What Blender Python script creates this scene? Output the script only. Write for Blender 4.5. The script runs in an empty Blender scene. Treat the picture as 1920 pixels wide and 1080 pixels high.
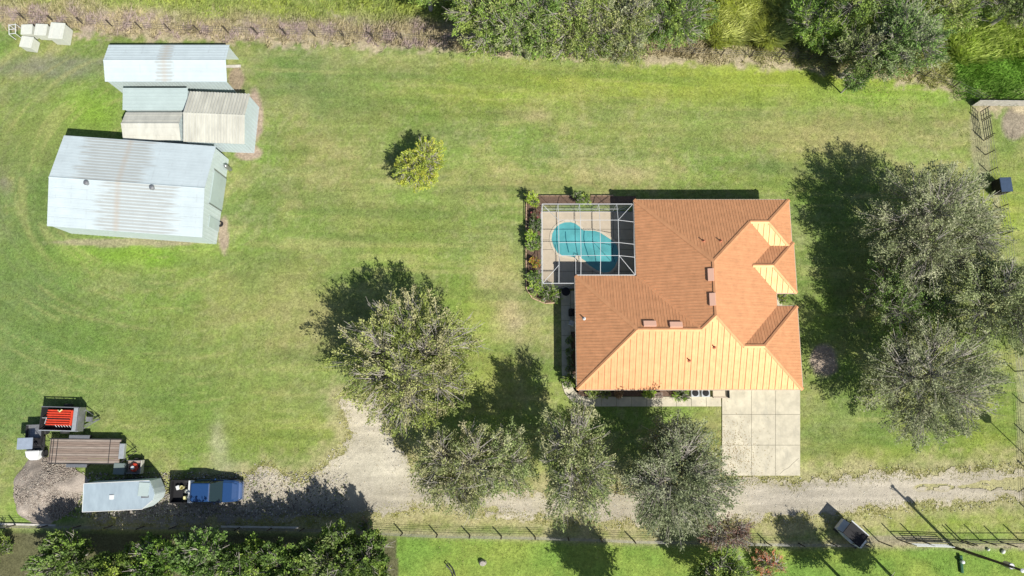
import bpy, bmesh, math, random
import numpy as np
from mathutils import Vector, Matrix

# ------------------------------------------------------------------ camera, sky, sun, exposure
sc = bpy.context.scene
COL = sc.collection
CAM_H = 60.0; TILT = math.radians(9.1); FOC = 1280.0
cam = bpy.data.cameras.new('camera'); camo = bpy.data.objects.new('camera', cam); COL.objects.link(camo)
camo.location = (0, 0, CAM_H); camo.rotation_euler = (TILT, 0, 0)
cam.sensor_width = 36.0; cam.lens = 36.0 * FOC / 1920.0; cam.clip_start = 1; cam.clip_end = 3000
sc.camera = camo

SUN_D = Vector((0.69, -0.725, 0)).normalized(); SUN_EL = math.radians(49)
sdir = Vector((SUN_D.x * math.cos(SUN_EL), SUN_D.y * math.cos(SUN_EL), math.sin(SUN_EL)))
world = bpy.data.worlds.new('World'); sc.world = world; world.use_nodes = True
wn = world.node_tree; bgn = wn.nodes['Background']
sky = wn.nodes.new('ShaderNodeTexSky'); sky.sky_type = 'NISHITA'; sky.sun_disc = False
sky.sun_elevation = SUN_EL; sky.sun_rotation = math.atan2(sdir.x, sdir.y)
wn.links.new(sky.outputs[0], bgn.inputs['Color']); bgn.inputs['Strength'].default_value = 0.070
sun = bpy.data.lights.new('sun', 'SUN'); suno = bpy.data.objects.new('sun', sun); COL.objects.link(suno)
sun.energy = 4.9; sun.angle = math.radians(0.5); sun.color = (1.0, 0.95, 0.87)
suno.rotation_euler = sdir.to_track_quat('Z', 'Y').to_euler(); suno.location = (40, -40, 80)
vs = sc.view_settings; vs.view_transform = 'Standard'; vs.look = 'None'; vs.gamma = 1; vs.use_curve_mapping = False
vs.exposure = 0.40
sc.render.engine = 'CYCLES'
sc.cycles.max_bounces = 6; sc.cycles.transparent_max_bounces = 12

# ------------------------------------------------------------------ helpers
R = math.radians
rnd = random.Random(7)
def G(px, py, z=0.0):
    """ground (or height z) position of a spot surveyed in the aerial photograph"""
    dx = px - 960; dy = 540 - py
    c, s = math.cos(TILT), math.sin(TILT)
    Y = dy * c + FOC * s; Z = dy * s - FOC * c
    k = (z - CAM_H) / Z
    return (dx * k, Y * k)
def pxof(X, Y, Zz=0.0):
    c, s = math.cos(TILT), math.sin(TILT)
    z = Zz - CAM_H
    cy = Y * c + z * s; cz = -(-Y * s + z * c)
    return 960 + FOC * X / cz, 540 - FOC * cy / cz

def mat(name, color, rough=0.7, metal=0.0, var=0.0, vscale=2.0, spec=0.5, bump=0.0, bscale=20.0, color2=None, attr=False,
        coat=0.0, streak=None):
    m = bpy.data.materials.new(name); m.use_nodes = True
    nt = m.node_tree; b = nt.nodes['Principled BSDF']
    b.inputs['Roughness'].default_value = rough; b.inputs['Metallic'].default_value = metal
    b.inputs['Specular IOR Level'].default_value = spec
    if coat: b.inputs['Coat Weight'].default_value = coat
    c = (*color, 1)
    tc = nt.nodes.new('ShaderNodeTexCoord')
    if var > 0:
        mp = nt.nodes.new('ShaderNodeMapping'); nt.links.new(tc.outputs['Object'], mp.inputs['Vector'])
        if streak: mp.inputs['Scale'].default_value = streak
        n = nt.nodes.new('ShaderNodeTexNoise'); n.inputs['Scale'].default_value = vscale; n.inputs['Detail'].default_value = 6
        n.inputs['Roughness'].default_value = 0.65
        nt.links.new(mp.outputs[0], n.inputs['Vector'])
        rp = nt.nodes.new('ShaderNodeValToRGB')
        rp.color_ramp.elements[0].position = 0.3; rp.color_ramp.elements[1].position = 0.7
        c2 = color2 if color2 else tuple(x * (1 - var) for x in color)
        rp.color_ramp.elements[0].color = (*c2, 1)
        rp.color_ramp.elements[1].color = (*[min(1, x * (1 + (0 if color2 else var * .5))) for x in color], 1)
        nt.links.new(n.outputs['Fac'], rp.inputs[0]); nt.links.new(rp.outputs[0], b.inputs['Base Color'])
    else:
        b.inputs['Base Color'].default_value = c
    if bump:
        n2 = nt.nodes.new('ShaderNodeTexNoise'); n2.inputs['Scale'].default_value = bscale; n2.inputs['Detail'].default_value = 4
        nt.links.new(tc.outputs['Object'], n2.inputs['Vector'])
        bp = nt.nodes.new('ShaderNodeBump'); bp.inputs['Strength'].default_value = bump; bp.inputs['Distance'].default_value = 0.05
        nt.links.new(n2.outputs['Fac'], bp.inputs['Height']); nt.links.new(bp.outputs[0], b.inputs['Normal'])
    return m

def attr_mat(name, rough=0.8, trans=0.0, spec=0.3, fine=None, bump=0.0):
    m = bpy.data.materials.new(name); m.use_nodes = True
    nt = m.node_tree; b = nt.nodes['Principled BSDF']; out = nt.nodes['Material Output']
    b.inputs['Roughness'].default_value = rough; b.inputs['Specular IOR Level'].default_value = spec
    a = nt.nodes.new('ShaderNodeAttribute'); a.attribute_name = 'tint'
    src = a.outputs['Color']
    if fine:
        tc = nt.nodes.new('ShaderNodeTexCoord')
        for sc_, lo, hi, det in fine:
            n = nt.nodes.new('ShaderNodeTexNoise'); n.inputs['Scale'].default_value = sc_; n.inputs['Detail'].default_value = det
            n.inputs['Roughness'].default_value = 0.7
            nt.links.new(tc.outputs['Object'], n.inputs['Vector'])
            mr = nt.nodes.new('ShaderNodeMapRange'); mr.inputs['From Min'].default_value = 0.36; mr.inputs['From Max'].default_value = 0.64
            mr.inputs['To Min'].default_value = lo; mr.inputs['To Max'].default_value = hi
            nt.links.new(n.outputs['Fac'], mr.inputs['Value'])
            vm = nt.nodes.new('ShaderNodeVectorMath'); vm.operation = 'SCALE'
            nt.links.new(src, vm.inputs[0]); nt.links.new(mr.outputs[0], vm.inputs['Scale'])
            src = vm.outputs[0]
    nt.links.new(src, b.inputs['Base Color'])
    if bump:
        tc = nt.nodes.new('ShaderNodeTexCoord')
        n2 = nt.nodes.new('ShaderNodeTexNoise'); n2.inputs['Scale'].default_value = 6; n2.inputs['Detail'].default_value = 8
        n2.inputs['Roughness'].default_value = 0.8
        nt.links.new(tc.outputs['Object'], n2.inputs['Vector'])
        bp = nt.nodes.new('ShaderNodeBump'); bp.inputs['Strength'].default_value = bump; bp.inputs['Distance'].default_value = 0.12
        nt.links.new(n2.outputs['Fac'], bp.inputs['Height']); nt.links.new(bp.outputs[0], b.inputs['Normal'])
    if trans:
        t = nt.nodes.new('ShaderNodeBsdfTranslucent'); nt.links.new(src, t.inputs['Color'])
        mx = nt.nodes.new('ShaderNodeMixShader'); mx.inputs[0].default_value = trans
        nt.links.new(b.outputs[0], mx.inputs[1]); nt.links.new(t.outputs[0], mx.inputs[2]); nt.links.new(mx.outputs[0], out.inputs['Surface'])
    return m

class MB:
    def __init__(s): s.v = []; s.f = []
    def poly(s, pts):
        i = len(s.v); s.v += [tuple(p) for p in pts]; s.f.append(tuple(range(i, i + len(pts))))
    def box(s, c, d, rz=0.0, ry=0.0, taper=1.0):
        i = len(s.v); hx, hy, hz = d[0] / 2, d[1] / 2, d[2] / 2
        M = Matrix.Rotation(rz, 3, 'Z') @ Matrix.Rotation(ry, 3, 'Y')
        for z in (-hz, hz):
            k = taper if z > 0 else 1
            for x, y in ((-hx, -hy), (hx, -hy), (hx, hy), (-hx, hy)):
                p = M @ Vector((x * k, y * k, z)); s.v.append((c[0] + p.x, c[1] + p.y, c[2] + p.z))
        for f in ((3, 2, 1, 0), (4, 5, 6, 7), (0, 1, 5, 4), (1, 2, 6, 5), (2, 3, 7, 6), (3, 0, 4, 7)):
            s.f.append(tuple(i + k for k in f))
        return s
    def prism(s, poly, off):
        """poly: list of 3d points; off: Vector of extrusion (poly is the bottom)"""
        n = len(poly); i = len(s.v)
        s.v += [tuple(p) for p in poly] + [tuple(Vector(p) + Vector(off)) for p in poly]
        s.f.append(tuple(i + k for k in reversed(range(n)))); s.f.append(tuple(i + n + k for k in range(n)))
        for k in range(n):
            j = (k + 1) % n; s.f.append((i + k, i + j, i + n + j, i + n + k))
        return s
    def tube(s, path, rad, n=6):
        if not hasattr(rad, '__len__'): rad = [rad] * len(path)
        i0 = len(s.v); P = [Vector(p) for p in path]
        for k, p in enumerate(P):
            d = (P[min(k + 1, len(P) - 1)] - P[max(k - 1, 0)]).normalized()
            a = d.orthogonal().normalized() if abs(d.z) < .9 else Vector((1, 0, 0)).cross(d).normalized()
            b = d.cross(a)
            for j in range(n):
                t = 2 * math.pi * j / n; q = p + (a * math.cos(t) + b * math.sin(t)) * rad[k]; s.v.append(tuple(q))
        for k in range(len(P) - 1):
            for j in range(n):
                j2 = (j + 1) % n; a = i0 + k * n
                s.f.append((a + j, a + j2, a + n + j2, a + n + j))
        s.f.append(tuple(i0 + j for j in reversed(range(n)))); s.f.append(tuple(i0 + (len(P) - 1) * n + j for j in range(n)))
        return s
    def lathe(s, prof, n=16, c=(0, 0, 0), sx=1, sy=1):
        i0 = len(s.v)
        for r_, z in prof:
            for j in range(n):
                t = 2 * math.pi * j / n; s.v.append((c[0] + r_ * sx * math.cos(t), c[1] + r_ * sy * math.sin(t), c[2] + z))
        for k in range(len(prof) - 1):
            for j in range(n):
                j2 = (j + 1) % n; a = i0 + k * n; s.f.append((a + j, a + j2, a + n + j2, a + n + j))
        s.f.append(tuple(i0 + j for j in reversed(range(n)))); s.f.append(tuple(i0 + (len(prof) - 1) * n + j for j in range(n)))
        return s
    def build(s, name, m, parent=None, loc=(0, 0, 0), rz=0, bev=0.0, smooth=False):
        me = bpy.data.meshes.new(name); me.from_pydata(s.v, [], s.f); me.update()
        if bev:
            bm = bmesh.new(); bm.from_mesh(me); bmesh.ops.remove_doubles(bm, verts=bm.verts, dist=1e-4)
            es = [e for e in bm.edges if len(e.link_faces) == 2 and e.calc_face_angle(0) > 0.4]
            bmesh.ops.bevel(bm, geom=es, offset=bev, segments=2, affect='EDGES', clamp_overlap=True)
            bm.to_mesh(me); bm.free()
        if smooth: me.shade_smooth()
        me.materials.append(m)
        o = bpy.data.objects.new(name, me); COL.objects.link(o); o.parent = parent; o.location = loc; o.rotation_euler = (0, 0, rz)
        return o
def tag(o, label=None, cat=None, group=None, kind=None):
    if label: o['label'] = label
    if cat: o['category'] = cat
    if group: o['group'] = group
    if kind: o['kind'] = kind
    return o
def empty(name, label, cat, loc=(0, 0, 0), rz=0, group=None):
    o = bpy.data.objects.new(name, None); COL.objects.link(o); o.location = loc; o.rotation_euler = (0, 0, rz); o.empty_display_size = .3
    return tag(o, label, cat, group)
def B(name, c, d, m, parent, bev=0.0, rz=0, ry=0, taper=1.0):
    return MB().box(c, d, rz, ry, taper).build(name, m, parent, bev=bev)
def clip(poly, a, lo, hi):
    """clip 3d polygon to lo <= dot(a,p) <= hi"""
    for sgn, lim in ((1, lo), (-1, -hi)):
        out = []
        for i in range(len(poly)):
            p, q = poly[i], poly[(i + 1) % len(poly)]
            dp, dq = sgn * a.dot(p) - lim, sgn * a.dot(q) - lim
            if dp >= 0: out.append(p)
            if (dp > 0 > dq) or (dp < 0 < dq): out.append(p + (q - p) * (dp / (dp - dq)))
        poly = out
        if len(poly) < 3: return []
    # drop duplicates
    res = []
    for p in poly:
        if not res or (p - res[-1]).length > 1e-4: res.append(p)
    if len(res) > 2 and (res[0] - res[-1]).length < 1e-4: res.pop()
    return res if len(res) >= 3 else []
def roof_face(poly, m, parent, pw=0.5, ribs=2, rw=0.05, rh=0.035, across=False, th=0.03, name='roof_panel'):
    """one slope laid with ribbed sheets; each sheet an object. poly 3d counter-clockwise seen from above"""
    P = [Vector(p) for p in poly]
    n = Vector((0, 0, 0))
    for i in range(len(P)): n += P[i].cross(P[(i + 1) % len(P)])
    n.normalize()
    if n.z < 0: n = -n; P = P[::-1]
    u = Vector((0, 0, 1)).cross(n)
    if u.length < 1e-4: u = Vector((1, 0, 0))
    u.normalize(); v = n.cross(u)
    a = v if across else u
    ds = [a.dot(p) for p in P]; lo, hi = min(ds), max(ds)
    k = max(1, round((hi - lo) / pw)); w = (hi - lo) / k
    objs = []
    for i in range(k):
        s0 = lo + i * w
        q = clip(P, a, s0 + 0.004, s0 + w - 0.004)
        if not q: continue
        mb = MB(); jit = (i % 2) * 0.003
        mb.prism([p + n * jit for p in q], n * th)
        for r_ in range(ribs):
            c = s0 + w * (r_ + 0.5) / ribs
            q2 = clip(P, a, c - rw / 2, c + rw / 2)
            if q2: mb.prism([p + n * (th - 0.006 + jit) for p in q2], n * rh)
        objs.append(mb.build(name, m, parent))
    return objs

# value noise
_rs = np.random.RandomState(3)
_tab = _rs.rand(256, 256)
def vnoise(x, y):
    xi = np.floor(x).astype(int); yi = np.floor(y).astype(int); fx = x - xi; fy = y - yi
    fx = fx * fx * (3 - 2 * fx); fy = fy * fy * (3 - 2 * fy)
    t = lambda i, j: _tab[i & 255, j & 255]
    return (t(xi, yi) * (1 - fx) + t(xi + 1, yi) * fx) * (1 - fy) + (t(xi, yi + 1) * (1 - fx) + t(xi + 1, yi + 1) * fx) * fy
def fbm(x, y, o=4):
    s = 0; a = 0.5; t = 0
    for k in range(o):
        s = s + a * vnoise(x * 2 ** k + 17.3 * k, y * 2 ** k + 9.1 * k); t += a; a *= .55
    return s / t
def sstep(a, b, x):
    t = np.clip((x - a) / (b - a), 0, 1); return t * t * (3 - 2 * t)
def in_poly(px, py, poly):
    """signed-ish distance in the poly's units: positive inside"""
    d = np.full(px.shape, 1e9); ins = np.zeros(px.shape, bool)
    n = len(poly)
    for i in range(n):
        x1, y1 = poly[i]; x2, y2 = poly[(i + 1) % n]
        ex, ey = x2 - x1, y2 - y1
        t = np.clip(((px - x1) * ex + (py - y1) * ey) / (ex * ex + ey * ey + 1e-9), 0, 1)
        d = np.minimum(d, np.hypot(px - x1 - t * ex, py - y1 - t * ey))
        c = ((y1 > py) != (y2 > py)) & (px < ex * (py - y1) / (ey + 1e-12) + x1)
        ins ^= c
    return np.where(ins, d, -d)
def GP(pts, z=0): return [G(x, y, z) for x, y in pts]
def np_mesh(name, V, F, m, tint=None, parent=None, quads=True):
    me = bpy.data.meshes.new(name); k = F.shape[1]
    me.vertices.add(len(V)); me.vertices.foreach_set('co', V.astype(np.float32).ravel())
    me.loops.add(F.size); me.loops.foreach_set('vertex_index', F.astype(np.int32).ravel())
    me.polygons.add(len(F)); me.polygons.foreach_set('loop_start', np.arange(0, F.size, k, dtype=np.int32))
    me.polygons.foreach_set('loop_total', np.full(len(F), k, dtype=np.int32))
    me.update(calc_edges=True)
    if tint is not None:
        at = me.attributes.new('tint', 'FLOAT_COLOR', 'POINT')
        c = np.ones((len(V), 4), np.float32); c[:, :3] = tint; at.data.foreach_set('color', c.ravel())
    me.materials.append(m)
    o = bpy.data.objects.new(name, me); COL.objects.link(o); o.parent = parent
    return o

# ------------------------------------------------------------------ materials
M = {}
M['ground'] = attr_mat('grass_ground', .95, 0, .1, [(0.9, .88, 1.10, 5), (4, .76, 1.2, 6), (14, .74, 1.26, 5)], bump=.7)
M['gravel'] = attr_mat('gravel', .95, 0, .1, [(2.5, .88, 1.1, 6), (14, .75, 1.22, 6), (40, .8, 1.2, 3)], bump=.5)
M['leaf'] = attr_mat('leaf', .7, .24, .2)
M['weed'] = attr_mat('weed', .8, .2, .1)
M['bark'] = mat('bark', (.38, .35, .31), .9, var=.4, vscale=8)
M['roof'] = mat('terracotta_metal_roof', (.61, .305, .155), .47, .18, var=.16, vscale=1.9, spec=.24)
M['roof'].node_tree.nodes['Principled BSDF'].inputs['Specular Tint'].default_value = (1, .70, .30, 1)
M['fascia'] = mat('pale_fascia', (.46, .38, .30), .6)
M['stucco'] = mat('stucco', (.52, .45, .34), .9, bump=.3)
M['concrete'] = mat('concrete', (.53, .49, .375), .9, var=.24, vscale=1.1, bump=.15)
M['deck'] = mat('pool_deck_coating', (.42, .36, .275), .85, var=.1, vscale=2)
M['joint'] = mat('joint_gap', (.17, .15, .12), .95)
M['water'] = mat('pool_water', (.09, .33, .35), .1, spec=.5, var=.35, vscale=.45, bump=.25, bscale=3)
M['coping'] = mat('pool_coping', (.46, .41, .32), .85)
M['alu'] = mat('white_aluminium', (.50, .52, .53), .5)
M['barn'] = mat('white_sheet_metal', (.50, .58, .61), .6, .0, spec=.25, var=.10, vscale=.6)
M['barn_grey'] = mat('grey_green_sheet_metal', (.38, .46, .45), .6, 0, spec=.25, var=.1, vscale=.7)
M['barn_tan'] = mat('weathered_pale_sheet_metal', (.50, .50, .44), .7, 0, spec=.2, var=.22, vscale=1.5, streak=(1, .2, 1))
M['barn_wall'] = mat('pale_wall_sheet', (.50, .58, .58), .6, 0, spec=.25, var=.08)
M['dark'] = mat('black_plastic', (.018, .018, .02), .7, spec=.2)
M['tyre'] = mat('tyre_rubber', (.025, .025, .025), .9)
M['steel'] = mat('grey_steel', (.30, .31, .32), .4, .6, var=.2, vscale=6)
M['galv'] = mat('galvanised_steel', (.5, .53, .54), .4, .5, var=.15, vscale=5)
M['blackmetal'] = mat('black_painted_steel', (.035, .035, .037), .5, .2)
M['red'] = mat('red_paint', (.60, .06, .025), .45, var=.25, vscale=5)
M['blue'] = mat('blue_car_paint', (.014, .055, .165), .4, .15, coat=.3)
M['glass'] = mat('dark_glass', (.015, .03, .035), .12, spec=.4)
M['chrome'] = mat('chrome', (.6, .62, .64), .15, .9)
M['white'] = mat('white_paint', (.60, .62, .62), .5)
M['cream'] = mat('cream_plastic', (.56, .58, .52), .6, var=.1, vscale=3)
M['bluegrey'] = mat('blue_grey_canopy', (.26, .31, .38), .5, var=.15, vscale=3)
M['wood'] = mat('weathered_deck_wood', (.24, .185, .15), .9, var=.4, vscale=2.5, streak=(.35, 6, 1))
M['wood2'] = mat('grey_brown_wood', (.30, .25, .21), .9, var=.4, vscale=2.5, streak=(.35, 6, 1))
M['palewood'] = mat('silvered_board', (.50, .48, .43), .9, var=.3, vscale=3)
M['post'] = mat('dark_post_wood', (.075, .06, .045), .95, var=.3, vscale=8)
M['wire'] = mat('fence_wire', (.25, .25, .24), .5, .6)
M['mulch'] = mat('red_brown_mulch', (.16, .105, .075), 1, var=.5, vscale=9, bump=.6)
M['dirt'] = mat('bare_dirt', (.27, .20, .155), 1, var=.35, vscale=4, bump=.5)
M['edging'] = mat('garden_edging', (.50, .36, .24), .9, var=.2)
M['trailer_roof'] = mat('blue_white_trailer_roof', (.40, .49, .54), .38, .15, var=.25, vscale=1.1, color2=(.30, .37, .42), streak=(1.6, .5, 1))
M['greenbox'] = mat('grey_green_plastic', (.14, .18, .17), .6)
M['terracotta'] = mat('clay_pot', (.40, .15, .08), .8)
M['yellowish'] = mat('pale_yellow_plastic', (.60, .57, .28), .6)
M['navy'] = mat('dark_blue_metal_lid', (.045, .075, .13), .45, .2, var=.2, vscale=4)
def screen_mat():
    m = bpy.data.materials.new('insect_screen'); m.use_nodes = True; nt = m.node_tree
    b = nt.nodes['Principled BSDF']; b.inputs['Base Color'].default_value = (.24, .24, .25, 1); b.inputs['Roughness'].default_value = .7
    t = nt.nodes.new('ShaderNodeBsdfTransparent'); mx = nt.nodes.new('ShaderNodeMixShader'); mx.inputs[0].default_value = .17
    nt.links.new(t.outputs[0], mx.inputs[1]); nt.links.new(b.outputs[0], mx.inputs[2]); nt.links.new(mx.outputs[0], nt.nodes['Material Output'].inputs['Surface'])
    return m
M['screen'] = screen_mat()
def rusty_roof(name, pitch, eave, xn, xs2, seam, frame_step, amount=1.0):
    """white sheet, its ribs rusting along the middle of the length; object x runs along the ridge"""
    m = mat(name, (.47, .545, .57), .6, 0, var=.09, vscale=.8, spec=.25)
    nt = m.node_tree; b = nt.nodes['Principled BSDF']; src = b.inputs['Base Color'].links[0].from_socket
    tc = nt.nodes.new('ShaderNodeTexCoord'); sp = nt.nodes.new('ShaderNodeSeparateXYZ'); nt.links.new(tc.outputs['Object'], sp.inputs[0])
    def mth(op, a, b_=None, c_=None):
        n = nt.nodes.new('ShaderNodeMath'); n.operation = op
        for k, v in enumerate((a, b_, c_)):
            if v is None: continue
            if isinstance(v, (int, float)): n.inputs[k].default_value = v
            else: nt.links.new(v, n.inputs[k])
        return n.outputs[0]
    def rng(v, a, b_, c_=0, d_=1):
        n = nt.nodes.new('ShaderNodeMapRange'); n.inputs['From Min'].default_value = a; n.inputs['From Max'].default_value = b_
        n.inputs['To Min'].default_value = c_; n.inputs['To Max'].default_value = d_; nt.links.new(v, n.inputs['Value']); return n.outputs[0]
    X, Y = sp.outputs['X'], sp.outputs['Y']
    t = mth('DIVIDE', mth('SUBTRACT', eave, mth('ABSOLUTE', Y)), pitch)
    line = rng(mth('ABSOLUTE', mth('SUBTRACT', mth('FRACT', t), .5)), .40, .28)
    mp = nt.nodes.new('ShaderNodeMapping'); mp.inputs['Scale'].default_value = (.35, 3.2, 0); nt.links.new(tc.outputs['Object'], mp.inputs[0])
    n = nt.nodes.new('ShaderNodeTexNoise'); n.inputs['Scale'].default_value = 1; n.inputs['Detail'].default_value = 5; nt.links.new(mp.outputs[0], n.inputs['Vector'])
    side = mth('GREATER_THAN', Y, 0.0)
    dn = mth('DIVIDE', mth('ABSOLUTE', mth('SUBTRACT', X, xn[0])), xn[1]); ds = mth('DIVIDE', mth('ABSOLUTE', mth('SUBTRACT', X, xs2[0])), xs2[1])
    d = mth('ADD', mth('MULTIPLY', dn, side), mth('MULTIPLY', ds, mth('SUBTRACT', 1.0, side)))
    area = rng(mth('SUBTRACT', mth('MULTIPLY_ADD', n.outputs['Fac'], 1.3, .35), d), -.05, .25)
    fac = mth('MULTIPLY', mth('MULTIPLY', line, area), .50 * amount)
    sm = mth('MULTIPLY', rng(mth('ABSOLUTE', mth('SUBTRACT', X, seam)), .38, .05), mth('MULTIPLY', n.outputs['Fac'], .75 * amount))
    fr = mth('ABSOLUTE', mth('SUBTRACT', mth('FRACT', mth('DIVIDE', X, frame_step)), .5))
    nz = nt.nodes.new('ShaderNodeTexNoise'); nz.inputs['Scale'].default_value = 2.3; nt.links.new(tc.outputs['Object'], nz.inputs['Vector'])
    fl = mth('MULTIPLY', rng(fr, .05, .02), rng(nz.outputs['Fac'], .50, .62, 0, .3))
    for f_, col in ((fac, (.27, .245, .20, 1)), (sm, (.40, .33, .25, 1)), (fl, (.34, .38, .40, 1))):
        mx = nt.nodes.new('ShaderNodeMixRGB'); mx.inputs['Color2'].default_value = col
        nt.links.new(f_, mx.inputs[0]); nt.links.new(src, mx.inputs[1]); src = mx.outputs[0]
    nt.links.new(src, b.inputs['Base Color']); return m
M['rusty'] = rusty_roof('rust_streaked_white_sheet', .2735, 4.095, (-1.6, 3.2), (.9, 3.6), -.75, 1.35)
M['rusty_shed'] = rusty_roof('white_shed_sheet', .295, 1.77, (-.1, .7), (-.1, .8), -.1, 1.5, .8)

# ------------------------------------------------------------------ ground
NF = [(-600, 30), (0, 34), (296, 57), (509, 65), (757, 75), (1309, 102), (1472, 110), (1640, 125), (1760, 150), (1835, 190), (2600, 190)]   # north fence line
NFW = [G(x, y) for x, y in NF]
def north_off(X, Y):
    return Y - np.interp(X, [p[0] for p in NFW], [p[1] for p in NFW])
SFW = [G(x, y) for x, y in [(-600, 983), (0, 984), (420, 988), (700, 995), (1003, 1006), (1188, 1013), (1558, 1019), (2600, 1022)]]
def south_off(X, Y):
    return np.interp(X, [p[0] for p in SFW], [p[1] for p in SFW]) - Y
ROAD = GP([(2600, 870), (1920, 880), (1760, 885), (1600, 893), (1500, 903), (1420, 897), (1370, 905), (1200, 915), (1010, 925), (900, 915), (820, 900), (765, 860), (735, 815), (735, 790),
           (700, 745), (660, 735), (640, 752), (655, 790), (658, 820), (625, 865), (600, 890), (560, 905), (500, 878), (455, 900), (300, 935), (180, 950), (180, 978), (430, 980), (700, 965),
           (790, 950), (1000, 968), (1150, 980), (1400, 975), (1560, 967), (1700, 948), (1920, 933), (2600, 925)])
TRACK = GP([(1690, 917), (1730, 905), (1800, 906), (1920, 896), (2600, 893), (2600, 908), (1920, 915), (1800, 920), (1720, 922)])
# colour patches of the turf, (x, y, rx, ry, colour, amount) surveyed from above
YG = (.27, .33, .045); GR = (.125, .21, .045); BG = (.105, .178, .062); TAN = (.34, .30, .13); OL = (.20, .24, .07); PK = (.36, .28, .22); LIME = (.185, .33, .03); DK = (.10, .17, .04)
PATCH = [(40, 540, 140, 320, BG, .75), (170, 620, 220, 170, GR, .5), (640, 300, 90, 120, TAN, .35), (560, 560, 90, 90, TAN, .35), (900, 330, 90, 60, TAN, .35), (1450, 260, 200, 26, TAN, .4), (720, 120, 120, 20, TAN, .3), (420, 780, 160, 80, GR, .5), (170, 215, 60, 45, LIME, .95), (260, 478, 170, 26, LIME, .8), (150, 330, 90, 90, GR, .5), (60, 250, 160, 60, OL, .6),
         (560, 150, 110, 60, BG, .6), (330, 720, 130, 90, GR, .55), (600, 480, 140, 130, GR, .35), (520, 640, 120, 120, TAN, .28), (1500, 140, 330, 26, YG, .9), (1300, 170, 300, 24, YG, .6),
         (1650, 180, 180, 26, LIME, .6), (1330, 235, 280, 26, OL, .55), (1620, 250, 170, 40, TAN, .55), (1180, 325, 90, 26, TAN, .6), (1000, 215, 50, 16, TAN, .5), (1050, 350, 120, 20, TAN, .4),
         (930, 500, 30, 60, TAN, .6), (955, 580, 26, 50, (.42, .35, .20), .85), (905, 520, 16, 30, (.42, .35, .20), .7), (1180, 322, 60, 12, (.42, .36, .2), .6), (1005, 215, 26, 9, (.40, .32, .2), .6), (640, 600, 60, 50, TAN, .4), (975, 620, 18, 30, PK, .4), (880, 600, 60, 80, YG, .4), (920, 720, 60, 60, YG, .4), (1560, 470, 60, 110, GR, .6), (1545, 610, 30, 60, LIME, .5),
         (1600, 800, 110, 80, GR, .55), (1560, 860, 90, 25, TAN, .35), (1850, 800, 60, 60, YG, .6), (1700, 850, 140, 26, YG, .4), (1870, 140, 90, 40, (.13, .33, .03), .9), (1890, 250, 40, 60, GR, .7),
         (1880, 390, 50, 60, YG, .7), (1700, 968, 260, 24, YG, .7), (1500, 985, 120, 14, TAN, .5), (870, 975, 180, 14, TAN, .75), (820, 990, 160, 8, OL, .5), (1100, 995, 120, 10, TAN, .6), (20, 1010, 40, 20, GR, .7),
         (60, 955, 90, 30, LIME, .4), (240, 830, 190, 20, OL, .3), (530, 820, 110, 50, YG, .35), (410, 830, 14, 40, (.45, .42, .3), .55), (425, 875, 26, 14, (.45, .42, .3), .5), (1320, 790, 40, 30, OL, .5),
         (60, 128, 140, 16, (.20, .20, .15), .8), (150, 112, 120, 8, (.2, .2, .15), .6), (10, 345, 14, 20, (.2, .18, .14), .7), (700, 200, 120, 60, OL, .4), (900, 180, 130, 30, YG, .4), (680, 400, 50, 60, TAN, .3), (760, 460, 80, 50, YG, .35), (1000, 150, 160, 20, YG, .45),
         (790, 415, 120, 50, OL, .35), (460, 540, 90, 60, OL, .5), (1440, 345, 90, 20, YG, .4)]
DIRTP = [(478, 215, 16, 45, PK, .95), (465, 285, 24, 14, PK, .95), (445, 150, 14, 24, (.30, .24, .17), .95), (250, 455, 150, 7, PK, .6), (420, 440, 10, 34, PK, .85), (1545, 675, 24, 28, (.34, .27, .22), .95),
         (1840, 250, 18, 90, (.33, .30, .20), .6), (1905, 230, 26, 30, (.30, .25, .2), .9), (1914, 760, 9, 100, (.36, .33, .22), .45), (1870, 400, 8, 40, (.36, .30, .24), .5), (110, 1010, 60, 16, PK, .7), (1800, 160, 40, 10, (.36, .30, .2), .7),
         (1900, 1030, 120, 8, (.34, .30, .24), .7), (1680, 1012, 90, 8, (.34, .28, .24), .6)]
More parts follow.
